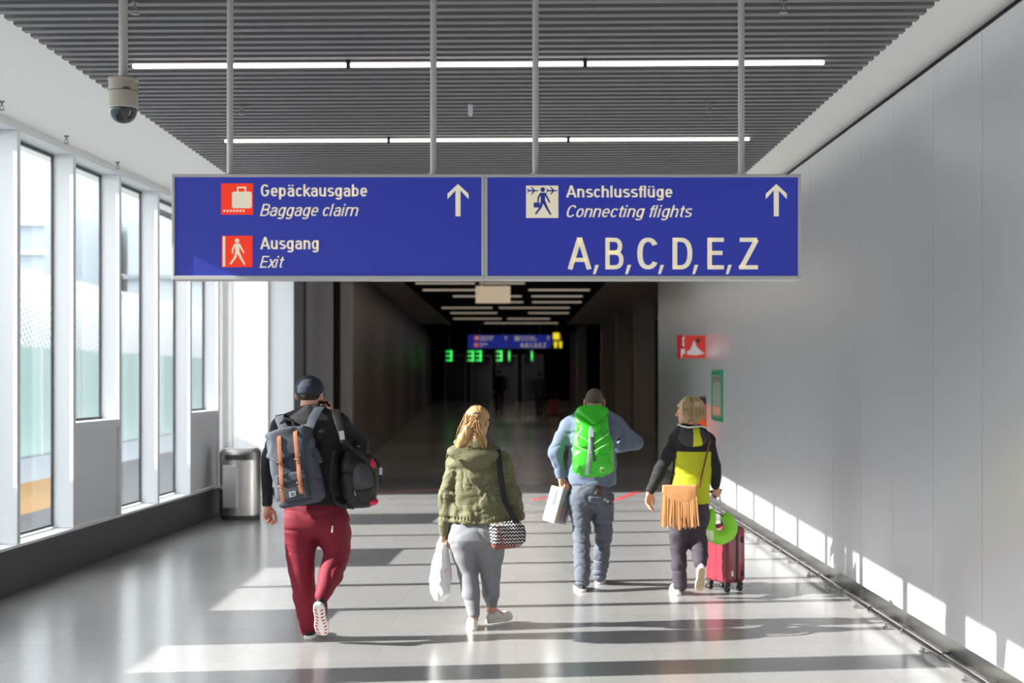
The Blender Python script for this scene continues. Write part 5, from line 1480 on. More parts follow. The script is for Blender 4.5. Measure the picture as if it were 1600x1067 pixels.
    Y = lambda v: Vector(tuple(c + R2 @ np.array(v)))
    CARD = mat('white_card', srgb(240, 240, 238), 0.4); CLEAR = mat('pale_grey_film', srgb(176, 178, 182), 0.2)
    def obx(x0, x1, y0, y1, z0, z1, nm_, mt, bv=0.0):
        m = MB(); m.M = frame(c, tuple(R2[:, 0]), tuple(R2[:, 2])); m.box(x0, x1, y0, y1, z0, z1); return m.build(nm_, mt, rt, bevel=bv)
    obx(-0.065, 0.055, -0.03, 0.17, -0.155, 0.15, 'carton', CARD, 0.006)
    side = obx(0.0555, 0.0585, -0.03, 0.165, -0.15, 0.145, 'side_window', CLEAR)
    for i, (cl, y0, y1) in enumerate((((196, 150, 60), 0.0, 0.018), ((74, 120, 170), 0.035, 0.05), ((210, 96, 70), 0.065, 0.08), ((90, 110, 90), 0.10, 0.13))):
        m = MB(); m.M = frame(c, tuple(R2[:, 0]), tuple(R2[:, 2])); m.box(0.059, 0.062, y0, y1, -0.13, -0.13 + 0.14 + 0.03 * (i % 2)); m.build('coloured_panel', mat('box_colour_%d' % i, srgb(*cl), 0.5), side)
    obx(-0.012, 0.014, -0.034, -0.0305, -0.01, 0.13, 'dark_stripe', mat('dark_grey_print', srgb(84, 86, 92), 0.5))
    m = MB(); m.tube([Y((-0.02, 0.03, 0.15)), Y((-0.015, 0.035, 0.20)), Y((0.02, 0.07, 0.205)), Y((0.03, 0.11, 0.15))], 0.006, 8); m.build('handle', DKSTRAP, rt, True)
build_green_pack()
# ------------------------------------------------------------------ the woman in black and chartreuse
BLACKFLEECE = mat('black_fleece', srgb(38, 38, 41), 0.9, noise=0.1, nscale=50, bump=0.25, bscale=200)
CHART = mat('chartreuse_fleece', srgb(198, 204, 38), 0.85, noise=0.06, nscale=30, bump=0.25, bscale=160)
GREYHOOD = mat('charcoal_hood_lining', srgb(60, 60, 62), 0.85)
PLUM = mat('dark_plum_trousers', srgb(62, 54, 64), 0.85, noise=0.1, nscale=40, bump=0.2, bscale=200)
ASHBLONDE = mat('ash_blonde_hair', srgb(196, 172, 128), 0.5, noise=0.5, nscale=60, bump=0.5, bscale=140, stretch=(1.4, 1.4, 0.3))
TANSOLE = mat('tan_rubber_sole', srgb(196, 170, 136), 0.65, noise=0.1, nscale=40)
SUEDE = mat('tan_suede', srgb(206, 144, 92), 0.85, noise=0.1, nscale=30, bump=0.2, bscale=150)
BROWNSTRAP = mat('brown_leather_strap', srgb(128, 72, 44), 0.6)
def build_woman_yellow():
    D = 11.78
    root = thing('person', 'woman with short blonde hair in black and chartreuse jacket, head turned left', 'person', rootpt(D, 1080))
    P = lambda px, py, dy=0.0: W(px, py, D + dy)
    heelL = W(1060, 930.5, 11.74)
    heelR = W(1097, 887, 11.46); toeR = W(1092, 931, 11.60); tR = toeR - heelR; uR = np.array([0.05, 0.9, 0.35])
    tn = tR / np.linalg.norm(tR); un = uR - tn * (uR @ tn); un /= np.linalg.norm(un)
    J = dict(head=P(1076, 644, 0.03), HR=head_rot(1.05, -0.05), neck=P(1080, 670, 0.0), chest=P(1081, 705), belly=P(1079, 755), pelvis=P(1077, 795),
             shL=P(1057, 686), elL=P(1031, 735, -0.04), wrL=P(1014.5, 769, -0.06), shR=P(1107, 688), elR=P(1117.5, 728, 0.0), wrR=P(1118, 761, 0.06),
             hipL=P(1063, 808), knL=P(1060.5, 854, 0.02), anL=heelL + np.array([0, 0.06, 0.10]), hipR=P(1090, 808), knR=P(1091.5, 854, 0.02), anR=heelR + tn * 0.05 + un * 0.10)
    J['ftL'] = heelL + np.array([0.0, 0.15, 0.04]); J['ftR'] = heelR + tn * 0.15 + un * 0.045
    hl = (J['wrL'], limb_frame((-0.12, 0.1, -1), (-0.7, 0.7, 0.1)), 1.0); hr = (J['wrR'], limb_frame((0.35, 0.3, -0.75), (0.5, -0.8, 0.2)), 1.0)
    s = 0.96
    body(root, J, [(hl, dict(curl=(0.35, 0.5, 0.4), thumb=0.3, s=0.95)), (hr, dict(curl=(1.0, 1.3, 0.9), thumb=0.9, s=0.9))], face_region(J['head'], J['HR'], s), s=s, arm=0.032, h=0.0055)
    rows = rows_px([(662, 1063, 1095, 0.062, 0), (670, 1056, 1104, 0.085, 0), (681, 1052, 1111, 0.105, 0), (700, 1051, 1112, 0.118, 0), (728, 1051, 1109, 0.122, 0), (758, 1046, 1109, 0.13, 0), (779, 1043, 1109, 0.138, 0), (787, 1043, 1109, 0.137, 0)], D)
    aL = [J['neck'], J['shL'], J['elL'], P(1016, 766, -0.055)]; aR = [J['neck'], J['shR'], J['elR'], P(1118, 758, 0.05)]
    tors = lambda p: loft(p, rows)
    arms = lambda p: np.minimum(chain(p, aL, [0.055, 0.062, 0.052, 0.040], 0.02), chain(p, aR, [0.055, 0.060, 0.050, 0.041], 0.02))
    def fj(p):
        d = smin(tors(p), arms(p), 0.025)
        return d + lump(p, 0.006, (8, 8, 11)) + crease(p, 0.007, (6, 6, 10), 0.16)
    zy = P(1080, 704.5)[2]
    def jm(p):
        m = np.zeros(len(p), np.int32)
        xs = np.interp(p[:, 2], [P(0, 787)[2], P(0, 740)[2], P(0, 704)[2]], [P(1041, 787)[0], P(1052, 740)[0], P(1056, 704)[0]])
        xr = np.interp(p[:, 2], [P(0, 787)[2], P(0, 704)[2]], [P(1112, 787)[0], P(1109.5, 704)[0]])
        m[(p[:, 2] < zy) & (tors(p) < arms(p) + 0.004) & (p[:, 0] > xs) & (p[:, 0] < xr)] = 1
        return m
    sdf_mesh('jacket', fj, P(1004, 795, -0.28), P(1132, 655, 0.3), 0.007, [BLACKFLEECE, CHART], root, matf=jm)
    ho = P(1083, 683, -0.10)
    def fhd(p):
        q = p - ho
        d = ell(q, (0, 0, 0), (0.122, 0.062, 0.082))
        d = smin(d, ell(q, (-0.01, 0.08, 0.06), (0.115, 0.09, 0.036)), 0.03)
        d = smax(d, -ell(q, (-0.02, 0.06, 0.105), (0.085, 0.085, 0.05)), 0.012)
        return d + lump(p, 0.006, 12)
    def hm(p):
        q = p - ho
        m = np.zeros(len(p), np.int32)
        w = 0.031 + 0.012 * np.clip(-q[:, 2] / 0.08, -0.3, 1)
        m[(np.abs(q[:, 0] - 0.028 + 0.12 * q[:, 2]) < w) & (q[:, 1] < 0.03)] = 1
        return m
    hood = sdf_mesh('hood', fhd, ho - 0.2, ho + 0.2, 0.006, [GREYHOOD, CHART], root, matf=hm)
    m = MB(); m.tube([P(1059, 668, 0.06), P(1060, 663, -0.02), P(1066, 666, -0.10), P(1076, 668, -0.135), P(1086, 666.5, -0.14), P(1096, 666, -0.11), P(1104, 669, -0.06), P(1107, 675, 0.0)], 0.0065, 8); m.build('white_piping', WHITERUB, hood, True)
    trows = rows_px([(776, 1049, 1107, 0.118, 0), (796, 1046, 1108, 0.132, -0.01), (810, 1047, 1107, 0.13, -0.01), (822, 1050, 1105, 0.11, 0)], D)
    LL = [J['hipL'], P(1061, 834, 0.01), J['knL'], P(1061, 884, 0.02), P(1062.5, 914, 0.0)]; LR = [J['hipR'], P(1091, 834, 0.02), J['knR'], (J['knR'] + J['anR']) / 2, J['anR'] + np.array([0, 0, 0.02])]
    def ft(p):
        d = loft(p, trows, 2.2, 0.05)
        d = smin(d, chain(p, LL, [0.090, 0.083, 0.070, 0.066, 0.060], 0.02), 0.045)
        d = smin(d, chain(p, LR, [0.090, 0.083, 0.072, 0.066, 0.056], 0.02), 0.045)
        return d + lump(p, 0.005, (8, 8, 9)) + crease(p, 0.007, (6, 6, 12), 0.16)
    sdf_mesh('trousers', ft, low(P(1035, 930, -0.45)), P(1118, 770, 0.3), 0.007, PLUM, root)
    shoe(root, heelL, np.array([-0.08, 1, 0]), (0, 0, 1), 0.25, WHITESHOE, WHITERUB, None)
    shoe(root, heelR, tR, uR, 0.25, WHITESHOE, WHITERUB, TANSOLE, label='white shoe lifted so its tan sole shows')
    hc, HR = J['head'], J['HR']
    def fh(p):
        q = ((p - hc) @ HR) / s
        d = ell(q, (0, -0.020, 0.036), (0.094, 0.112, 0.098))
        d = smin(d, ell(q, (0, -0.052, -0.040), (0.072, 0.062, 0.068)), 0.03)
        d = smin(d, np.minimum(ell(q, (0.070, -0.01, -0.030), (0.024, 0.040, 0.055)), ell(q, (-0.070, -0.01, -0.030), (0.024, 0.040, 0.055))), 0.02)
        front = q[:, 1] - np.where(q[:, 2] > 0.05, 0.098, 0.030)
        d = smax(d, front, 0.012)
        d = smax(d, -ell(q, (0, 0.10, -0.02), (0.060, 0.07, 0.075)), 0.008)
        return d + lump(p, 0.016, (26, 26, 8)) + lump(p, 0.007, (60, 60, 14))
    hair = sdf_mesh('hair', fh, hc - 0.18, hc + 0.18, 0.005, ASHBLONDE, root)
    def rf(rr):
        th = rr.uniform(-1.9, 1.9); el = rr.uniform(-0.1, 0.9)
        u0 = np.array([math.sin(th) * math.cos(el), -math.cos(th) * math.cos(el), math.sin(el)])
        a = np.array([0, -0.02, 0.036]) + u0 * np.array([0.096, 0.114, 0.10])
        top = np.array([0.01 * rr.uniform(-1, 1), -0.02, 0.136])
        e = a + np.array([u0[0] * 0.004, u0[1] * 0.004, -0.07 - 0.05 * rr.random()])
        e[:2] *= 0.92 + 0.10 * rr.random()
        k_ = rr.uniform(-0.004, 0.010); j_ = np.array([rr.uniform(-.015, .015), rr.uniform(-.015, .015), 0]); pts = [top * 0.5 + a * 0.5 + u0 * (0.012 + k_), a + u0 * (0.003 + k_), (a + e) / 2 + u0 * (0.008 + k_) + j_ * 0.5, e + j_]
        return [hc + HR @ (np.array(v) * s) for v in pts]
    strands(260, rf, 0, 0, 0.0042, 9).build('hair_strands', ASHBLONDE, hair, True)
    # fringed suede shoulder bag across her back
    o = P(1062, 766, -0.185)
    rt = thing('shoulder_bag', 'tan suede fringed bag on the chartreuse jacketed woman\'s left hip', 'bag', tuple(o))
    R = rot((1, -0.1, 0.07), (0, 0.05, 1))
    X = lambda x, y, z: tuple(o + R @ np.array([x, y, z]))
    def fpouch(p):
        q = (p - o) @ R
        d = rbox(q, (0.0, 0.010, -0.10), (0.135, 0.032, 0.125), 0.03)
        return d + lump(q, 0.005, 12)
    sdf_mesh('pouch', fpouch, o - np.array([.22, .15, .3]), o + np.array([.22, .15, .1]), 0.006, SUEDE, rt)
    def fflap(p):
        q = (p - o) @ R
        lower = -0.095 + 2.6 * q[:, 0] ** 2 - 0.12 * q[:, 0]
        d = rbox(q, (0.0, -0.028, -0.03), (0.142, 0.018, 0.075), 0.014)
        d = smax(d, lower - q[:, 2], 0.008)
        return d + lump(q, 0.005, (12, 12, 12))
    sdf_mesh('flap', fflap, o - np.array([.22, .15, .2]), o + np.array([.22, .15, .1]), 0.005, SUEDE, rt)
    rr = random.Random(3); m = MB()
    zt = lambda x: -0.090 + 2.6 * x * x - 0.12 * x
    for row in (0, 1):
        n = 27
        for i in range(n):
            x = -0.140 + 0.280 * (i + 0.5 * row) / (n - 0.5) + rr.uniform(-0.002, 0.002)
            ztop = min(zt(x) + 0.012, 0.01) if row == 0 else -0.06
            zb = -0.315 + rr.uniform(-0.015, 0.02) + 0.03 * abs(x) / 0.14
            sw = rr.uniform(-0.012, 0.012) + 0.10 * x; yb = rr.uniform(-0.012, 0.004)
            y0 = -0.046 if row == 0 else -0.034
            m.tube([X(x, y0 + 0.006, ztop), X(x, y0, ztop - 0.02), X(x + 0.4 * sw, y0 + 0.002, (ztop + zb) / 2), X(x + 0.8 * sw, y0 + 0.6 * yb, zb + 0.04), X(x + sw, y0 + yb, zb)], 1.0, 6, True, flat=(0.0088, 0.003), up=Vector(tuple(R @ np.array([rr.uniform(-.5, .5), -1, 0]))))
    m.box(0, 0.0001, 0, 0.0001, 0, 0.0001) if False else None
    m.build('fringe', SUEDE, rt, 'auto')
    m = MB(); m.tube([P(1092.5, 762, -0.19), P(1096, 745, -0.155), P(1103, 715, -0.147), P(1109, 690, -0.125), P(1108, 680, -0.07), P(1106, 674, 0.0), P(1102, 684, 0.11), P(1085, 720, 0.145), P(1062, 745, 0.14), P(1045, 757, 0.02), P(1043, 765, -0.10), P(1036, 762, -0.175)], 1.0, 8, True, flat=(0.016, 0.005), up=[Vector((0, -1, 0.1))] * 4 + [Vector((0.3, -.5, .8)), Vector((0.2, 0, 1)), Vector((0, 1, 0.3)), Vector((0, 1, 0)), Vector((-.3, 1, 0)), Vector((-1, 0, 0)), Vector((-1, -0.6, 0)), Vector((-.3, -1, 0))]); m.build('strap', BROWNSTRAP, rt, 'auto')
build_woman_yellow()

# red hard-shell suitcase pulled by her right hand, neck pillow hung on its handle
CASE = mat('crimson_hard_shell', srgb(140, 46, 62), 0.32, noise=0.04, nscale=30, coat=0.3)
CASEBLK = mat('black_case_trim', srgb(32, 32, 34), 0.5)
CHROME = mat('chrome_tube', srgb(205, 205, 208), 0.2, metal=1.0)
PILLOW = mat('lime_plush', srgb(150, 224, 62), 0.85, noise=0.06, nscale=40, bump=0.2, bscale=160, sheen=0.1)
def build_case():
    D = 12.05
    c = W(1133, 921, D); c[2] = 0
    a = math.radians(-58)
    xa = np.array([math.cos(a), math.sin(a), 0]); 
    # local x: across the broad face, y: thickness (front face towards -y), z up
    R = np.stack([xa, np.array([-math.sin(a), math.cos(a), 0]), np.array([0, 0, 1.0])], 1)
    # broad face normal points to camera-left, the narrow side with the zip to camera-right
    root = thing('suitcase', 'crimson hard shell cabin suitcase on four black wheels by the right wall', 'suitcase', (c[0], c[1], 0))
    X = lambda x, y, z: tuple(np.array([c[0], c[1], 0]) + R @ np.array([x, y, z]))
    M = frame((c[0], c[1], 0), tuple(R[:, 0]), (0, 0, 1))
    oc = np.array([c[0], c[1], 0.0])
    w, t, z0, z1 = 0.152, 0.104, 0.072, 0.555
    def shell(sign):
        def f(p):
            q = (p - oc) @ R
            d = rbox(q, (0, 0, (z0 + z1) / 2), (w, t, (z1 - z0) / 2), 0.05)
            rid = np.abs(np.mod(q[:, 0] + 0.02, 0.085) - 0.0425)
            d = d - 0.006 * np.clip((rid - 0.012) / 0.006, 0, 1) * np.clip((np.abs(q[:, 1]) - 0.07) / 0.03, 0, 1)
            return smax(d, 0.011 - sign * q[:, 1], 0.004)
        return f
    b = np.array([0.25, 0.25, 0.3]); cc = oc + np.array([0, 0, 0.31])
    sdf_mesh('shell', shell(-1), cc - b, cc + b, 0.006, CASE, root, label='left half of the crimson shell')
    sdf_mesh('shell', shell(1), cc - b, cc + b, 0.006, CASE, root, label='right half of the crimson shell')
    def fz3(p):
        q = (p - oc) @ R
        return smax(rbox(q, (0, 0, (z0 + z1) / 2), (w - 0.002, t, (z1 - z0) / 2 - 0.002), 0.05), np.abs(q[:, 1]) - 0.0145, 0.003)
    sdf_mesh('zip_band', fz3, cc - b, cc + b, 0.005, CASEBLK, root)
    for zz in (0.155, 0.44):
        m = MB(); m.M = M; m.box(w - 0.004, w + 0.010, 0.045, 0.070, zz - 0.026, zz + 0.026); m.build('side_foot', CASEBLK, root, bevel=0.003)
    m = MB(); m.M = M; m.box(w - 0.004, w + 0.008, -0.066, -0.045, 0.14, 0.185); bd = m.build('badge', CHROME, root, bevel=0.002)
    for (x, y) in ((-0.11, -0.068), (-0.11, 0.068), (0.11, -0.068), (0.11, 0.068)):
        m = MB(); m.M = M; m.box(x - 0.016, x + 0.016, y - 0.022, y + 0.022, 0.045, 0.078); wf = m.build('wheel_fork', CASEBLK, root, bevel=0.005)
        m = MB(); m.M = frame(X(x - 0.0, y - 0.006, 0.0255), tuple(R[:, 1]), tuple(R[:, 0])); m.lathe([(0.012, -0.018), (0.023, -0.016), (0.025, -0.008), (0.025, -0.003), (0.018, 0.0), (0.025, 0.003), (0.025, 0.008), (0.023, 0.016), (0.012, 0.018)], 20); m.build('wheel', CASEBLK, wf, 'auto')
    # telescopic handle leaning into her hand
    P = lambda px, py, d: np.array(W(px, py, d))
    b0 = P(1117, 822, 11.98); b1 = P(1128, 824, 12.10); g0 = P(1112.5, 768, 11.86); g1 = P(1124, 766, 11.92)
    for p0, p1 in ((b0, g0), (b1, g1)):
        m = MB(); m.tube([p0, p0 * 0.4 + p1 * 0.6], 0.0085, 10); m.tube([p0 * 0.42 + p1 * 0.58, p1], 0.0065, 10); m.build('handle_tube', CHROME, root, 'auto')
    m = MB(); m.tube([g0 - (g1 - g0) * 0.15, g0, g1, g1 + (g1 - g0) * 0.15], 1.0, 10, True, flat=(0.026, 0.022), up=Vector((0, -0.3, 1))); m.build('grip', CASEBLK, root, 'auto', bevel=0.003)
    # neck pillow
    ctr = P(1124, 822.5, 11.80); Rp = rot((0.97, 0.15, 0.1), (0.0, 0.12, 1))
    rt = thing('neck_pillow', 'lime green horseshoe neck pillow hung on the suitcase handle', 'pillow', tuple(ctr))
    pts = []
    for i in range(25):
        an = math.radians(132 + (412 - 132) * i / 24)
        rr_ = 0.092
        pts.append(ctr + Rp @ np.array([rr_ * math.cos(an) * 1.05, 0, rr_ * math.sin(an)]))
    pts[0] = pts[0] + Rp @ np.array([-0.005, 0, 0.035]); 
    def fp(p):
        q = chain(p, pts, list(np.interp(range(25), [0, 1, 6, 18, 24], [0.044, 0.047, 0.050, 0.051, 0.042])), 0.02)
        return q + lump(p, 0.004, 14)
    def pm(p):
        q = (p - ctr) @ Rp
        return ((q[:, 0] < -0.068) & (q[:, 2] < -0.030) & (q[:, 1] < 0.04) & (q[:, 2] > -0.13)).astype(np.int32)
    sdf_mesh('cushion', fp, ctr - 0.2, ctr + 0.2, 0.006, [PILLOW, mat('white_label_cloth', srgb(222, 240, 190), 0.8)], rt, matf=pm)
    m = MB(); m.tube([pts[0] + np.array([0, -0.02, 0.03]), ctr + Rp @ np.array([-0.02, -0.02, 0.11]), ctr + Rp @ np.array([0.03, -0.02, 0.085])], 0.005, 6); m.build('hanging_cord', BLACKWEB, rt, True)
build_case()

# ------------------------------------------------------------------ distant travellers in the dark passage
def far_person(px, pyfeet, D, h_, label, mtop, mleg, skirt=0.0):
    z0 = fz(D); x0 = (px - 806) * D / S0
    root = thing('person', label, 'person', (x0, D, z0))
    k = h_ / 1.75
    V = lambda x, y, z: np.array([x0 + x * k, D + y * k, z0 + z * k])
    J = dict(head=V(0, 0.02, 1.63), HR=head_rot(0, 0), neck=V(0, 0, 1.46), chest=V(0, 0, 1.25), belly=V(0, 0, 1.05), pelvis=V(0, 0, 0.92), shL=V(-0.18, 0, 1.40), elL=V(-0.24, -0.03, 1.12), wrL=V(-0.25, 0.05, 0.88),
             shR=V(0.18, 0, 1.40), elR=V(0.24, 0.03, 1.12), wrR=V(0.25, 0.10, 0.88), hipL=V(-0.09, 0, 0.88), knL=V(-0.09, -0.06, 0.5), anL=V(-0.09, -0.22, 0.09), hipR=V(0.09, 0, 0.88), knR=V(0.09, 0.12, 0.5), anR=V(0.08, 0.16, 0.09),
             ftL=V(-0.10, -0.08, 0.03), ftR=V(0.10, 0.30, 0.03))
    hl = (J['wrL'], limb_frame((0, .1, -1), (-1, 0, 0)), 1.0); hr = (J['wrR'], limb_frame((0, .1, -1), (1, 0, 0)), -1.0)
    body(root, J, [(hl, {}), (hr, {})], face_region(J['head'], J['HR'], k), h=0.012, s=k)
    def fj(p):
        d = chain(p, [V(0, 0, 1.46), V(0, 0, 1.30), V(0, 0, 1.02), V(0, 0, 0.86)], [0.07, 0.155, 0.145, 0.165], 0.03)
        for sd in 'LR': d = smin(d, chain(p, [J['neck'], J['sh' + sd], J['el' + sd], J['wr' + sd]], [0.06, 0.07, 0.058, 0.045]), 0.03)
        return d + lump(p, 0.008, 8)
    sdf_mesh('coat', fj, V(-0.4, -0.3, 0.65), V(0.4, 0.3, 1.6), 0.02, mtop, root)
    def ft(p):
        d = None
        for sd in 'LR':
            e = chain(p, [J['hip' + sd], J['kn' + sd], J['an' + sd]], [0.11, 0.082, 0.062]); d = e if d is None else smin(d, e, 0.03)
        return d
    sdf_mesh('trousers', ft, V(-0.4, -0.4, 0.0), V(0.4, 0.4, 1.1), 0.02, mleg, root)
    hc = J['head']
    sdf_mesh('hair', lambda p: smax(ell(p - hc, (0, -0.03, 0.035), (0.09, 0.11, 0.1)), p[:, 1] - hc[1] - 0.05, 0.01), hc - 0.2, hc + 0.2, 0.015, DARKHAIR, root)
    for sd, yy in (('L', -0.27), ('R', 0.11)):
        shoe(root, V(-0.09 if sd == 'L' else 0.09, yy, 0.0), (0, 1, 0), (0, 0, 1), 0.27, BLACKMESH, CASEBLK, None)
    return root
far_person(780, 640, 58.0, 1.72, 'dark silhouetted traveller walking alone far down the dark passage', BLACKKNIT, PLUM)
far_person(843, 645, 54.0, 1.66, 'dim traveller with luggage far down the passage, right of the lone silhouette', mat('dim_grey_coat', srgb(70, 66, 66), 0.9), PLUM)
zf = fz(53.5)
t = thing('suitcase', 'small dull red suitcase beside the distant travellers', 'suitcase', ((865 - 806) * 53.5 / S0, 53.5, zf))
x = t.location.x
m = MB(); m.box(x - 0.2, x + 0.2, 53.4, 53.65, zf + 0.06, zf + 0.62); m.build('shell', mat('dull_red_shell', srgb(150, 70, 66), 0.5), t, bevel=0.04)
m = MB()
for sx in (-0.15, 0.15):
    m2 = MB(); m2.M = frame((x + sx, 53.5, zf + 0.03), (0, 1, 0), (1, 0, 0)); m2.lathe([(0.01, -0.02), (0.03, -0.015), (0.03, 0.015), (0.01, 0.02)], 12); m2.build('wheel', CASEBLK, t, 'auto')
m = MB(); m.tube([(x - 0.1, 53.55, zf + 0.61), (x - 0.1, 53.55, zf + 0.95), (x + 0.1, 53.55, zf + 0.95), (x + 0.1, 53.55, zf + 0.61)], 0.012, 8); m.build('handle', CHROME, t, True)

# ------------------------------------------------------------------ fittings of the corridor
# security camera on a ceiling pole
CAMB = mat('beige_housing', srgb(178, 168, 152), 0.5, noise=0.03)
SMOKE = mat('smoked_dome', srgb(20, 20, 24), 0.06, spec=0.9)
cx = (192.5 - 806) / 292.4; d0 = 7.6; zt_ = 1.8 + (590 - 122) / 292.4; zb_ = 1.8 + (590 - 168) / 292.4
t = thing('security_camera', 'beige dome security camera hanging from a grey ceiling pole at upper left', 'camera', (cx, d0, zt_))
m = MB(); m.tube([(cx, d0, zt_ + 0.001), (cx, d0, 4.245)], 0.0235, 18); m.build('pole', ROD, t, 'auto')
m = MB(); m.M = Matrix.Translation((cx, d0, 0)); m.lathe([(0.03, zt_), (0.078, zt_ - 0.002), (0.081, zt_ - 0.006), (0.081, zt_ - 0.014), (0.076, zt_ - 0.018), (0.077, zt_ - 0.05), (0.079, zb_ + 0.004), (0.077, zb_)], 36); hs = m.build('housing', CAMB, t, 'auto')
m = MB(); m.M = Matrix.Translation((cx, d0, 0)); m.lathe([(0.0785, zt_ - 0.070), (0.0785, zt_ - 0.074)], 36, False); m.build('seam', FRAMEDARK, hs)
m = MB(); m.box(cx + 0.020, cx + 0.052, d0 - 0.079, d0 - 0.06, zt_ - 0.072, zt_ - 0.063); m.build('vent_slot', FRAMEDARK, hs)
m = MB(); m.M = Matrix.Translation((cx, d0, 0)); m.lathe([(0.0735 * math.cos(a) ** 0.8 + 0.0005, zb_ - 0.085 * math.sin(a)) for a in [i * math.pi / 2 / 10 for i in range(11)]], 36); m.build('dome', SMOKE, t, True)
m = MB(); m.M = Matrix.Translation((cx, d0, 0)); m.lathe([(0.0775, zb_), (0.0770, zb_ - 0.005), (0.0740, zb_ - 0.007), (0.0735, zb_ - 0.002)], 36); m.build('dome_ring', ROD, t, 'auto')

# steel litter bin at the end of the plinth
bx, by = -3.52, 18.12
STEELBIN = mat('bin_steel', srgb(196, 194, 190), 0.3, metal=0.9, noise=0.04, nscale=6, stretch=(1, 1, 0.2))
t = thing('litter_bin', 'half round stainless steel litter bin at the end of the left plinth', 'bin', (bx, by, 0))
def bin_outline(w, dd, n=14):
    return [(-w, 0.16)] + [(-w * math.cos(math.pi * i / n), -dd * math.sin(math.pi * i / n) ** 0.8) for i in range(n + 1)] + [(w, 0.16)]
def bin_solid(m, w0, w1, dd0, dd1, z0, z1, top_in=None):
    a = bin_outline(w0, dd0); b = bin_outline(w1, dd1); n = len(a)
    m.add([(bx + x, by + y, z0) for x, y in a] + [(bx + x, by + y, z1) for x, y in b], [tuple(range(n - 1, -1, -1)), tuple(range(n, 2 * n))] + [(i, (i + 1) % n, n + (i + 1) % n, n + i) for i in range(n)])
m = MB(); bin_solid(m, 0.235, 0.235, 0.22, 0.22, 0.0, 0.06); m.build('base', PLINTH, t)
m = MB(); bin_solid(m, 0.245, 0.245, 0.24, 0.24, 0.061, 0.76); bo = m.build('body', STEELBIN, t, 'auto')
m = MB(); bin_solid(m, 0.250, 0.245, 0.25, 0.20, 0.762, 0.86); bin_solid(m, 0.245, 0.20, 0.20, 0.12, 0.8601, 0.90); m.build('hood', STEELBIN, t, 'auto')
m = MB(); m.box(bx - 0.17, bx + 0.02, by - 0.262, by - 0.20, 0.16, 0.70); m.build('door', STEELBIN, bo, bevel=0.012)
m = MB(); m.box(bx - 0.14, bx + 0.14, by - 0.256, by - 0.2, 0.775, 0.83); m.build('slot', FRAMEDARK, t)

# chrome bumper rail along the foot of the right wall
t = thing('bumper_rail', 'low chrome tube rail running along the foot of the right wall', 'rail', (2.66, 0, 0))
m = MB(); m.tube([(2.66, -6.4, 0.062), (2.66, 24.4, 0.062)], 0.022, 14); m.build('tube', CHROME, t, 'auto')
y = 3.0
while y < 24.3:
    m = MB(); m.box(2.64, 2.828, y - 0.03, y + 0.03, 0.0, 0.014); m.box(2.652, 2.668, y - 0.022, y + 0.022, 0.0141, 0.043); m.build('bracket', STEEL, t, bevel=0.002)
    m = MB(); m.M = frame((2.66, y + 0.45, 0.062), (1, 0, 0), (0, 1, 0)); m.lathe([(0.0222, -0.012), (0.0245, -0.010), (0.0245, 0.010), (0.0222, 0.012)], 14, False); m.build('sleeve', FRAMEDARK, t, True)
    y += 0.9

# red flag sign, orange cabinet and green framed notice on the right wall
REDS = mat('fire_sign_red', srgb(222, 60, 48), 0.5, emit=srgb(222, 60, 48), estr=0.05); REDD = mat('fire_sign_red_side', srgb(190, 30, 40), 0.5)
yy = 21.0; k = S0 / yy
t = thing('fire_sign', 'red projecting fire safety sign with white pictograms on the right wall', 'sign', (2.79, yy, 2.2))
xl, xr = (1068.5 - 806) / k, 2.797; zt2, zb2 = 1.8 + (590 - 524) / k, 1.8 + (590 - 559.5) / k
m = MB(); m.box(xl, xr, yy, yy + 0.02, zb2, zt2); pf = m.build('front_plate', REDS, t)
m = MB(); m.add([(xl, yy + 0.019, zb2), ((1061 - 806) / k, yy + 0.25, zb2 - 0.02), ((1061 - 806) / k, yy + 0.27, zb2 - 0.02), (xl, yy + 0.04, zb2), (xl, yy + 0.019, zt2), ((1061 - 806) / k, yy + 0.25, zt2 + 0.02), ((1061 - 806) / k, yy + 0.27, zt2 + 0.02), (xl, yy + 0.04, zt2)], [(0, 3, 2, 1), (4, 5, 6, 7), (0, 1, 5, 4), (1, 2, 6, 5), (2, 3, 7, 6), (3, 0, 4, 7)]); m.build('side_plate', REDD, t)
m = MB(); q = lambda px, py: ((px - 806) / k, 1.8 + (590 - py) / k)
m.prism([q(1074, 554), q(1073, 549), q(1078, 547.5), q(1081, 541), q(1083, 536), q(1086, 536), q(1088, 541), q(1096, 549), q(1100, 551), q(1099, 553), q(1088, 555)], 0.004, yy - 0.0045); m.disc(q(1084.5, 535.5), 0.02, 0.004, yy - 0.009, 12); m.build('person_symbol', WHITERUB, pf)
m = MB(); m.disc(q(1090.8, 532), 0.032, 0.004, yy - 0.0045, 16); m.build('round_symbol', FRAMEDARK, pf)
m = MB(); m.prism([q(1063.5, 545), q(1070, 545), q(1070, 553), q(1066, 553), q(1065.5, 559), q(1063.8, 559)], 0.004, yy - 0.02); m.build('hose_symbol', WHITERUB, t)
m = MB(); m.prism([q(1066, 527), q(1070, 526), q(1068, 531), q(1069, 541), q(1066, 541), q(1066, 532)], 0.004, yy - 0.02); m.build('extinguisher_symbol', WHITERUB, t)
GREENF = mat('green_frame_paint', srgb(20, 140, 92), 0.4)
t = thing('framed_notice', 'green framed notice on the right wall', 'notice', (2.79, 19.7, 1.2))
y0, y1, z0, z1 = 19.2, 20.22, 1.2, 1.9
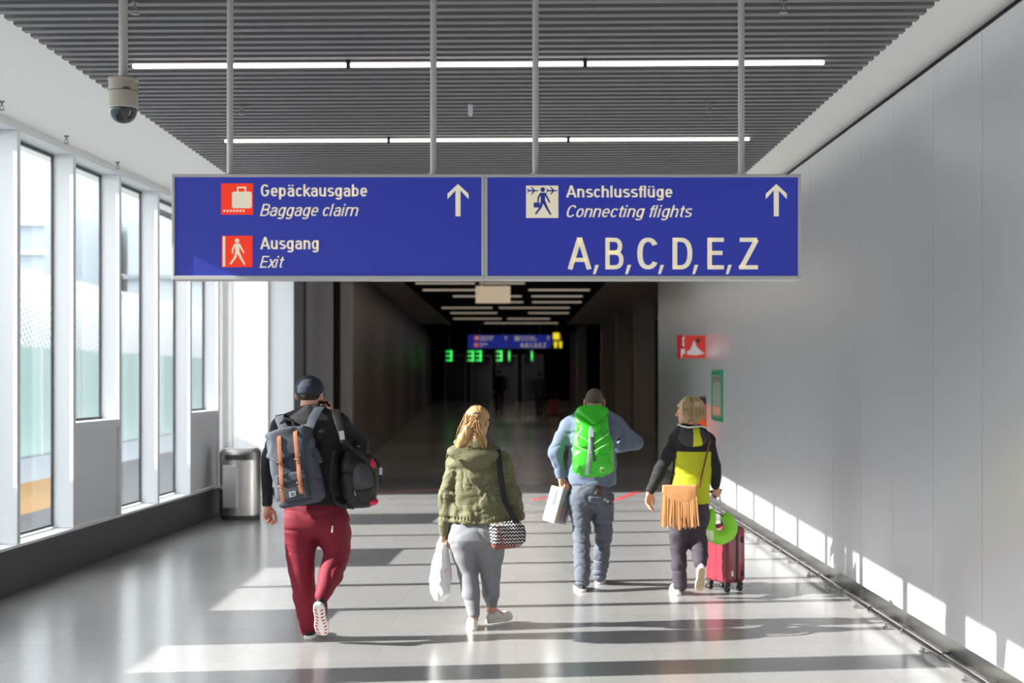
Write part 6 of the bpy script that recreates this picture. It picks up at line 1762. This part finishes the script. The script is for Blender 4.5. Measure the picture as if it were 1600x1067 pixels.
m = MB(); m.box(2.775, 2.799, y0, y0 + 0.06, z0, z1); m.box(2.775, 2.799, y1 - 0.06, y1, z0, z1); m.box(2.775, 2.799, y0 + 0.06, y1 - 0.06, z0, z0 + 0.05); m.box(2.775, 2.799, y0 + 0.06, y1 - 0.06, z1 - 0.06, z1); m.build('frame', GREENF, t)
m = MB(); m.box(2.785, 2.799, y0 + 0.061, y1 - 0.061, z0 + 0.051, z1 - 0.061); sh = m.build('sheet', mat('grey_green_notice_sheet', srgb(158, 164, 158), 0.25), t)
m = MB(); m.box(2.780, 2.7845, y0 + 0.1, y1 - 0.1, z1 - 0.16, z1 - 0.09); m.build('heading_band', mat('olive_grey_band', srgb(120, 124, 112), 0.4), sh)
m = MB(); m.box(2.780, 2.7845, y0 + 0.12, y1 - 0.12, z0 + 0.09, z0 + 0.2); m.build('lower_band', mat('pale_red_reflection', srgb(214, 150, 130), 0.4), sh)  # red reflection in the notice, put in as a flat coloured band
ORANGE = mat('orange_box_paint', srgb(240, 92, 20), 0.5, noise=0.03)
t = thing('wall_box', 'orange wall box behind the short haired woman\'s head', 'box', (2.75, 21.0, 0.9))
m = MB(); m.box(2.66, 2.798, 20.9, 21.5, 0.80, 1.40); m.build('box', ORANGE, t, bevel=0.015)
m = MB(); m.box(2.70, 2.79, 20.95, 21.1, 1.41, 1.52); m.build('top_knob', FRAMEDARK, t, bevel=0.01)
# thin red strips on the floor at the mouth of the passage
RED_STRIP = mat('red_floor_strip', srgb(196, 70, 74), 0.5)
for (x0, y0_, x1, y1_, lab) in (((833 - 806) / S0 * 20.9, 20.9, (858 - 806) / S0 * 21.4, 21.4, 'short red floor strip left of the blue jacketed man'), ((959 - 806) / S0 * 20.8, 20.8, (1000 - 806) / S0 * 22.6, 22.6, 'longer red floor strip right of the blue jacketed man'),
                                ((560 - 806) / S0 * 22.0, 22.0, (690 - 806) / S0 * 22.9, 22.9, 'faint red floor strip left of the ponytailed woman')):
    dv = Vector((x1 - x0, y1_ - y0_, 0)).normalized(); nn = Vector((-dv.y, dv.x, 0)) * 0.05
    m = MB(); A = Vector((x0, y0_, 0)); B = Vector((x1, y1_, 0)); pl = [A + nn, A - nn, B - nn, B + nn]
    m.add([(p_.x, p_.y, 0.0005) for p_ in pl] + [(p_.x, p_.y, 0.003) for p_ in pl], [(3, 2, 1, 0), (4, 5, 6, 7), (0, 1, 5, 4), (1, 2, 6, 5), (2, 3, 7, 6), (3, 0, 4, 7)])
    tag(m.build('floor_strip', RED_STRIP, None), lab, 'floor marking')
# small yellow sticker on the passage wall
m = MB(); m.box(-2.99, -2.985, 26.0, 26.16, 1.22, 1.42)
o = m.build('wall_sticker', mat('yellow_sticker', srgb(206, 180, 20), 0.5), None); o.location.x = -0.03; tag(o, 'small yellow sticker on the dark passage wall', 'sticker')
